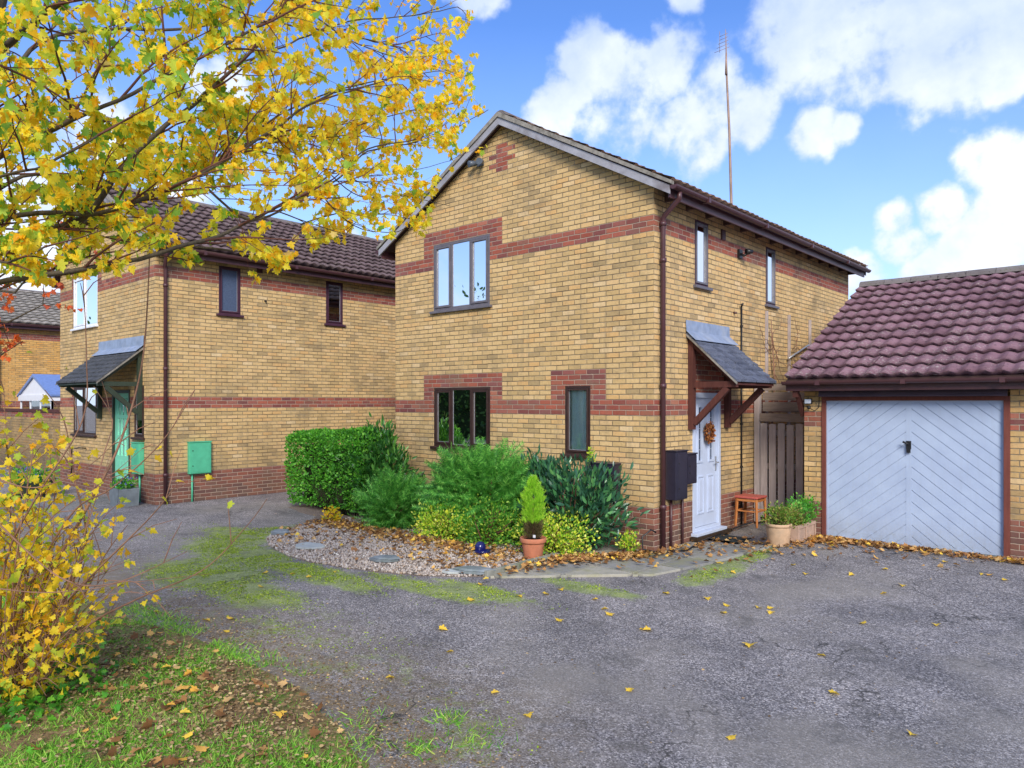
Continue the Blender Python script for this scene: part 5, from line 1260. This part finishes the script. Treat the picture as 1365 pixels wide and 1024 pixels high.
def limb(pix, r0, r1, spawn=1., L=.9, dens=1.):
    pts = [W(*q) for q in pix]; P = []
    for i in range(len(pts)-1):     # smooth resample
        p0 = pts[max(0,i-1)]; p1 = pts[i]; p2 = pts[i+1]; p3 = pts[min(len(pts)-1,i+2)]; n = max(2, int((p2-p1).length/.08))
        for k in range(n):
            t_ = k/n; P.append(.5*((2*p1)+(p2-p0)*t_+(2*p0-5*p1+4*p2-p3)*t_*t_+(3*p1-p0-3*p2+p3)*t_**3))
    P.append(pts[-1]); n = len(P)
    P = [q+Vector((mn.noise(q*5),mn.noise(q*5+Vector((3,0,0))),mn.noise(q*5+Vector((0,5,0)))))*.012 for q in P]
    TWB.tube(P, [.78*(r0+(r1-r0)*i/(n-1)) for i in range(n)], 7, cap=True)
    for i in range(3, n):
        f = i/(n-1); t_ = (P[i]-P[i-1]).normalized()
        if random.random() < .50*spawn:
            sd = t_.cross(Vector((random.gauss(0,1),random.gauss(0,1),random.gauss(0,1)))).normalized(); sd.z = abs(sd.z)*.4+sd.z*.6
            twig(P[i], t_*random.uniform(.6,1.0)+sd*random.uniform(.5,.9), L*random.uniform(.5,1.15)*(1-.25*f), max(.003,min(.008,r1)), 2, dens)
    twig(P[-1], P[-1]-P[-3], L*.9, max(.003,r1*.8), 2, dens)
TWB = MB()
trunk_pts = [W(-230,1000,4.6),W(-200,800,4.6),W(-150,560,4.6),W(-70,330,4.6),W(-40,200,4.6),W(-25,60,4.7),W(20,-120,4.8),W(100,-300,5.)]
base = trunk_pts[0].copy(); g_ = Vector((base.x, base.y, .0)); trunk_pts[0] = g_
TWB.tube([g_-Vector((0,0,.1))]+trunk_pts[1:], [.17,.14,.125,.115,.105,.085,.065,.045], 12)
limb([(-170,560,4.6),(-90,470,4.4),(-20,385,4.2),(60,368,4.1),(160,350,4.2),(235,330,4.3),(290,315,4.4),(345,288,4.6),(400,262,4.8)], .030,.010,.8,.8)
limb([(-120,470,4.6),(-60,380,4.5),(0,325,4.4),(60,306,4.4),(110,292,4.4),(150,240,4.4),(193,192,4.5),(256,140,4.6),(312,92,4.8),(372,28,5.)], .034,.010,1.,.9)
limb([(-90,400,4.6),(-20,335,4.7),(60,312,4.8),(130,292,4.9),(200,256,5.0),(262,236,5.1),(330,192,5.3),(400,170,5.6)], .024,.008,1.,.9)
limb([(-60,330,4.6),(20,288,4.4),(130,284,4.3),(200,262,4.3),(268,232,4.5),(345,185,4.8),(430,130,5.2),(500,112,5.5)], .022,.007,1.,.9)
limb([(-40,280,4.6),(30,235,4.9),(110,232,5.1),(190,200,5.3),(300,198,5.5),(400,186,5.8),(460,184,6.)], .018,.006,1.,.8)
limb([(-20,220,4.6),(60,178,4.2),(120,150,4.0),(200,112,4.),(290,66,4.2),(380,15,4.4)], .020,.008,1.,.9)
limb([(0,120,4.7),(50,60,5.),(120,40,5.3),(220,40,5.5),(330,30,5.8),(430,40,6.),(520,60,6.2)], .020,.006,1.,.9)
limb([(262,236,5.1),(330,292,5.0),(400,268,5.2),(450,238,5.5),(490,203,5.8),(540,192,6.1),(600,175,6.4),(650,146,6.6)], .012,.004,.8,.6)
limb([(345,288,4.6),(400,262,4.8),(450,225,5.1),(500,196,5.5),(560,186,6.0)], .011,.005,.9,.6)
limb([(300,200,5.5),(380,150,5.6),(450,120,5.9),(520,105,6.2),(580,96,6.5)], .010,.004,.9,.7)
limb([(400,186,5.8),(460,172,6.),(540,150,6.3),(600,140,6.6)], .008,.003,.9,.6)
limb([(400,262,4.8),(440,242,5.6),(520,244,5.9)], .008,.003,.7,.6,.7)
limb([(400,300,5.2),(450,285,5.6),(510,286,5.9),(545,292,6.1)], .008,.003,.9,.5)
limb([(440,232,5.2),(480,262,5.6),(540,262,6.0),(600,275,6.3)], .006,.0025,.8,.5,.6)
limb([(420,250,5.0),(470,300,5.5),(520,310,5.8),(556,296,6.1)], .007,.003,.9,.5,.8)
limb([(360,280,4.8),(420,300,5.2),(470,316,5.5)], .007,.003,1.1,.5,.9)
limb([(430,225,5.4),(500,235,5.8),(560,225,6.2),(600,215,6.4)], .006,.0025,.8,.45,.45)
limb([(260,330,4.6),(330,335,4.7),(350,345,4.8)], .010,.004,1.,.4)
limb([(10,60,4.7),(70,10,4.2),(150,-30,4.),(260,-70,4.),(380,-120,4.2)], .03,.01,1.,1.)
limb([(300,92,5.),(380,60,5.5),(460,30,5.9),(560,20,6.2),(610,10,6.4)], .010,.004,.9,.7)
limb([(300,-40,5.),(400,10,5.5),(480,60,5.9),(560,85,6.2)], .010,.004,.9,.7)
# fill near the left edge, and the rest of the crown beyond the frame
limb([(-18,200,4.6),(-60,120,3.9),(-40,60,3.5),(60,10,3.3)], .02,.008,1.,.8)
limb([(-40,260,4.6),(-20,240,3.9),(60,220,3.6),(130,180,3.5)], .015,.006,1.,.7)
limb([(-60,300,4.6),(-30,330,4.0),(10,350,3.7),(60,330,3.6)], .015,.006,.9,.45)
limb([(-70,340,4.6),(-250,250,4.6),(-450,150,4.8)], .03,.008,.7,1.)
limb([(-20,200,4.6),(-150,50,5.),(-300,-150,5.4)], .03,.008,.7,1.)
limb([(60,-120,4.8),(200,-260,5.2),(330,-380,5.6)], .03,.008,.7,1.)
limb([(60,-120,4.8),(-60,-320,4.8),(-160,-480,5.)], .03,.008,.7,1.)
MT = thing('maple_tree', tuple(g_), 'yellow leaved maple reaching over the scene from the left edge', 'tree')
TWB.build('trunk', M['bark'], MT)
print('maple leaves', len(LP))
tb_ = TW.build('branches', M['twig'], MT)
LPn = np.array([tuple(v) for v in LP]); LDn = np.array([tuple(v) for v in LD]); LNn = np.array([tuple(v) for v in LN]); LSn = np.array(LS)
# greener leaves deep in the crown and near the trunk
gx = np.array([proj(Vector(p))[0] for p in LPn]); pr = rng.random(len(gx)); green = pr < np.where(gx < 330, .20, .03)
scatter('crown','maple',LPn[~green],LDn[~green],LNn[~green],LSn[~green],M['l_maple'],MT,width=rng.uniform(.55,1.05,int((~green).sum())))
scatter('green_crown','maple',LPn[green],LDn[green],LNn[green],LSn[green]*1.15,M['l_mapleg'],MT)['label'] = 'leaves of the maple still green'

# ---------------------------------------------------------------- shrub at the lower left
LP = []; LD = []; LN = []; LS = []; TW = MB()
def bad(q): return q.z < .05
def shoot(pix, r0, leaves=.5, side=.35, leafend=True, sl=.35):
    pts = [W(*q) for q in pix]; P = []
    for i in range(len(pts)-1):
        p0 = pts[max(0,i-1)]; p1 = pts[i]; p2 = pts[i+1]; p3 = pts[min(len(pts)-1,i+2)]; n = max(2, int((p2-p1).length/.06))
        for k in range(n):
            t_ = k/n; P.append(.5*((2*p1)+(p2-p0)*t_+(2*p0-5*p1+4*p2-p3)*t_*t_+(3*p1-p0-3*p2+p3)*t_**3))
    P.append(pts[-1]); n = len(P); TW.tube(P, [r0*(1-.8*i/(n-1)) for i in range(n)], 6, cap=False)
    for i in range(2, n):
        t_ = (P[i]-P[i-1]).normalized()
        if random.random() < side:
            sd = t_.cross(Vector((random.gauss(0,1),random.gauss(0,1),random.gauss(0,1)))).normalized()
            e = P[i]+(t_+sd).normalized()*random.uniform(.08,sl); mid = (P[i]+e)/2+Vector((0,0,.02)); TW.tube([P[i],mid,e],[.0035,.003,.0015],4,cap=False)
            if random.random() < leaves*1.4:
                for _ in range(random.randint(1,4)): LP.append(e+Vector((random.gauss(0,.03),random.gauss(0,.03),random.gauss(0,.03)))); LD.append(Vector((random.gauss(0,.6),random.gauss(0,.6),-.5))); LN.append(Vector(rnd_dirs(1)[0])); LS.append(random.uniform(.036,.066))
        if random.random() < leaves*.5:
            LP.append(P[i]); LD.append(t_*.3+Vector((random.gauss(0,.6),random.gauss(0,.6),-.4))); LN.append(Vector(rnd_dirs(1)[0])); LS.append(random.uniform(.036,.066))
SH = [([(20,940,4.9),(30,860,4.8),(70,760,4.7),(120,670,4.6),(160,590,4.6),(190,480,4.6),(200,330,4.6)], .014,.10,.2),
 ([(25,940,4.9),(60,850,4.9),(90,790,5.),(115,720,5.),(100,640,5.),(85,560,5.),(60,520,5.)], .013,.5,.4),
 ([(15,940,4.9),(20,840,4.7),(50,760,4.6),(100,680,4.5),(150,650,4.4),(215,590,4.3),(260,520,4.2)], .011,.12,.2),
 ([(20,935,4.9),(40,860,4.8),(120,770,4.5),(200,690,4.3),(240,640,4.2)], .012,.35,.35),
 ([(30,925,4.9),(110,840,4.7),(180,800,4.5),(270,760,4.3),(330,700,4.2),(356,665,4.1)], .009,.02,.05),
 ([(0,700,4.),(80,770,4.),(150,778,4.),(250,735,3.9)], .006,.15,.1),
 ([(20,930,4.9),(30,800,4.8),(20,700,4.8),(10,600,4.8),(5,520,4.9)], .010,.9,.6),
 ([(10,930,4.9),(0,830,4.7),(10,740,4.6),(50,660,4.5),(110,560,4.5),(115,470,4.5),(110,360,4.5)], .010,.12,.25),
 ([(0,930,4.8),(-30,800,4.6),(-40,650,4.6),(-50,520,4.6)], .012,.6,.5),
 ([(30,930,4.9),(80,870,4.9),(110,800,5.),(140,740,5.),(170,700,5.)], .011,.7,.6),
 ([(40,920,4.9),(75,820,4.8),(60,760,4.8),(55,700,4.8),(70,620,4.9)], .009,.9,.6),
 ([(20,930,4.9),(60,880,4.7),(70,830,4.7),(120,790,4.6),(165,730,4.6)], .007,.7,.5),
 ([(120,670,4.6),(140,600,4.7),(150,560,4.8),(125,515,4.9)], .006,.2,.2),
 ([(0,785,4.),(60,790,4.),(140,782,3.9),(200,760,3.8)], .004,.05,.1),
 ([(10,930,4.9),(50,900,4.6),(80,850,4.5),(90,800,4.5)], .006,.8,.5),
 ([(0,640,4.5),(50,650,4.4),(120,620,4.3),(180,560,4.2)], .005,.35,.2),
 ([(-10,900,4.7),(20,790,4.5),(60,700,4.4),(140,640,4.3),(190,598,4.3)], .006,.25,.3),
 ([(15,935,4.9),(90,790,4.6),(190,775,4.4),(280,765,4.2),(210,690,4.1)][:4], .005,.25,.25)]
for a in SH: shoot(*a)
for k in range(42):
    a = random.uniform(-40,150); b = random.uniform(600,860); Z = random.uniform(4.4,5.2)
    shoot([(random.uniform(0,45),935,4.9),((a+20)/2+random.uniform(-20,20),(b+935)/2,Z),(a,b,Z)], .007, .48, .5, sl=.28)
# leaf clusters low down
for k in range(950):
    q = W(random.gauss(35,42), random.gauss(760,90), random.uniform(4.5,5.2))
    if q.z < .12 or proj(q)[0] > 170: continue
    LP.append(q); LD.append(Vector((random.gauss(0,.6),random.gauss(0,.6),-.4))); LN.append(Vector(rnd_dirs(1)[0])); LS.append(random.uniform(.036,.066))
sbx, sby = G(25,940,.05)
SHB = thing('maple_shrub', (sbx,sby,.05), 'leggy yellow leaved shrub with long bare shoots in the verge', 'shrub')
TW.build('stem', M['redtwig'], SHB)
LPn = np.array([tuple(v) for v in LP]); LDn = np.array([tuple(v) for v in LD]); LNn = np.array([tuple(v) for v in LN])
scatter('foliage','maple',LPn,LDn,LNn,np.array(LS),M['l_shrub'],SHB,width=rng.uniform(.55,1.05,len(LS)))
# ivy and rough growth at its foot
P = []
for _ in range(700):
    x = random.gauss(sbx-.1,.35); y = random.gauss(sby+.05,.28); P.append((x,y,vz(x,y)+random.random()**2*.16))
o = scatter('ivy','maple',P,rnd_dirs(700,-.2,.6),rnd_dirs(700,.2,1),rng.uniform(.03,.06,700),M['l_hedge']); tag(o,'dark green ivy around the foot of the yellow shrub','ivy',kind='stuff')

# orange leaved tree further back at the left edge
LP = []; LD = []; LN = []; LS = []; TW = MB()
RT = W(-160,600,9.); RT.z = .1
limbs = [[(-160,400,9.),(-60,420,8.9),(10,430,8.8),(60,405,8.8)],[(-160,350,9.),(-60,380,8.9),(20,390,8.8),(70,330,8.7),(120,345,8.6)],[(-160,400,9),(-80,470,8.9),(-10,480,8.9),(30,455,8.8)],[(-160,380,9),(-60,320,9),(20,345,9),(50,300,9)]]
def bad(q): a, b, Z = proj(q); return a > 130
for L_ in limbs:
    P = [W(*q) for q in L_]; TW.tube(P,[.03-.008*i for i in range(len(P))],6,cap=False)
    for i in range(1,len(P)):
        for _ in range(2):
            a = P[i-1].lerp(P[i], random.random()); d = (P[i]-P[i-1]).normalized()+Vector((random.gauss(0,.5),random.gauss(0,.5),random.gauss(0,.6))); twig(a, d, .45, .006, 1, .5)
TW.tube([RT, RT+Vector((0,0,1.5)), RT+Vector((.1,0,3.)), W(-160,340,9.)+Vector((0,0,1.5))],[.12,.10,.08,.03],8)
R_ = thing('orange_tree', tuple(RT), 'small tree with bright orange red leaves behind the maple at the left edge', 'tree')
TW.build('trunk', M['bark'], R_)
scatter('crown','maple',np.array([tuple(v) for v in LP]),np.array([tuple(v) for v in LD]),np.array([tuple(v) for v in LN]),np.array(LS)*1.3,M['l_red'],R_)

# ---------------------------------------------------------------- across the road behind the camera (seen mirrored in the windows)
for i, (x, y, h_, r_) in enumerate([(-40,-17,9,4.),(-33,-22,7.5,3.4),(-27,-29,10,4.2),(-19,-31,8,3.6),(-11,-36,9,4.),(14,-33,8,3.5)]):
    lab = ['broad dark tree furthest left across the road','low rounded tree second from the left across the road','tallest tree in the middle of the row across the road','rounded tree right of the tallest across the road','wide tree near the corner of the side road','last tree on the right beyond the side road'][i]
    tr_ = thing('broadleaf_tree', (x,y,0), lab, 'tree', 'trees across the road')
    mb = MB(); mb.tube([(x,y,-.1),(x+.1,y,h_*.3),(x,y+.1,h_*.7)],[.28,.2,.08],8)
    for k in range(7): a = k*.9; mb.tube([(x,y,h_*.35+k*.2),(x+r_*.6*math.cos(a),y+r_*.6*math.sin(a),h_*.55+k*.25)],[.1,.03],5)
    mb.build('trunk', M['bark'], tr_); leafball('crown', tr_, (x,y,h_*.6), (r_,r_,h_*.4), 6000, 'oval', M['l_dark'], .16,.34,.5,.2,.8,1.2,.3,60+i)
P = []; D = []
for _ in range(16000):
    u_ = random.random(); P.append((-38+u_*44,-13-u_*17+random.gauss(0,.5),random.random()**.8*4.2)); D.append(rnd_dirs(1)[0])
o = scatter('roadside_hedge','oval',P,D,rnd_dirs(16000),rng.uniform(.15,.32,16000),M['l_dark']); tag(o,'long informal green hedge along the far side of the road','hedge')
mb = MB(); mb.prism([(-38.3,-13.2),(6,-30.2),(6.3,-29.8),(-38,-12.8)],'z',0,3.1); mb.build('hedge_core_fill', simple('hedge_sky_block',(.02,.035,.012),.95,.05), o)  # solid dark box added to block sky showing through the mirrored hedge

t = NT('meadow_grass'); p = t.pos(); t.bsdf(t.ramp(t.noise(p, 3., 6, .7), [(.3,(.06,.14,.02)),(.6,(.14,.30,.04)),(.8,(.26,.36,.08))]), .95, None, .1); M['lawn'] = t.m
mb = MB(); mb.add([(-60,-60,.03),(40,-60,.03),(40,-20,.03),(2,-18,.03),(-13,-12,.03),(-30,-9.5,.03),(-60,-9.5,.03)], [tuple(range(7))]); tag(mb.build('lawn', M['lawn']), kind='structure')
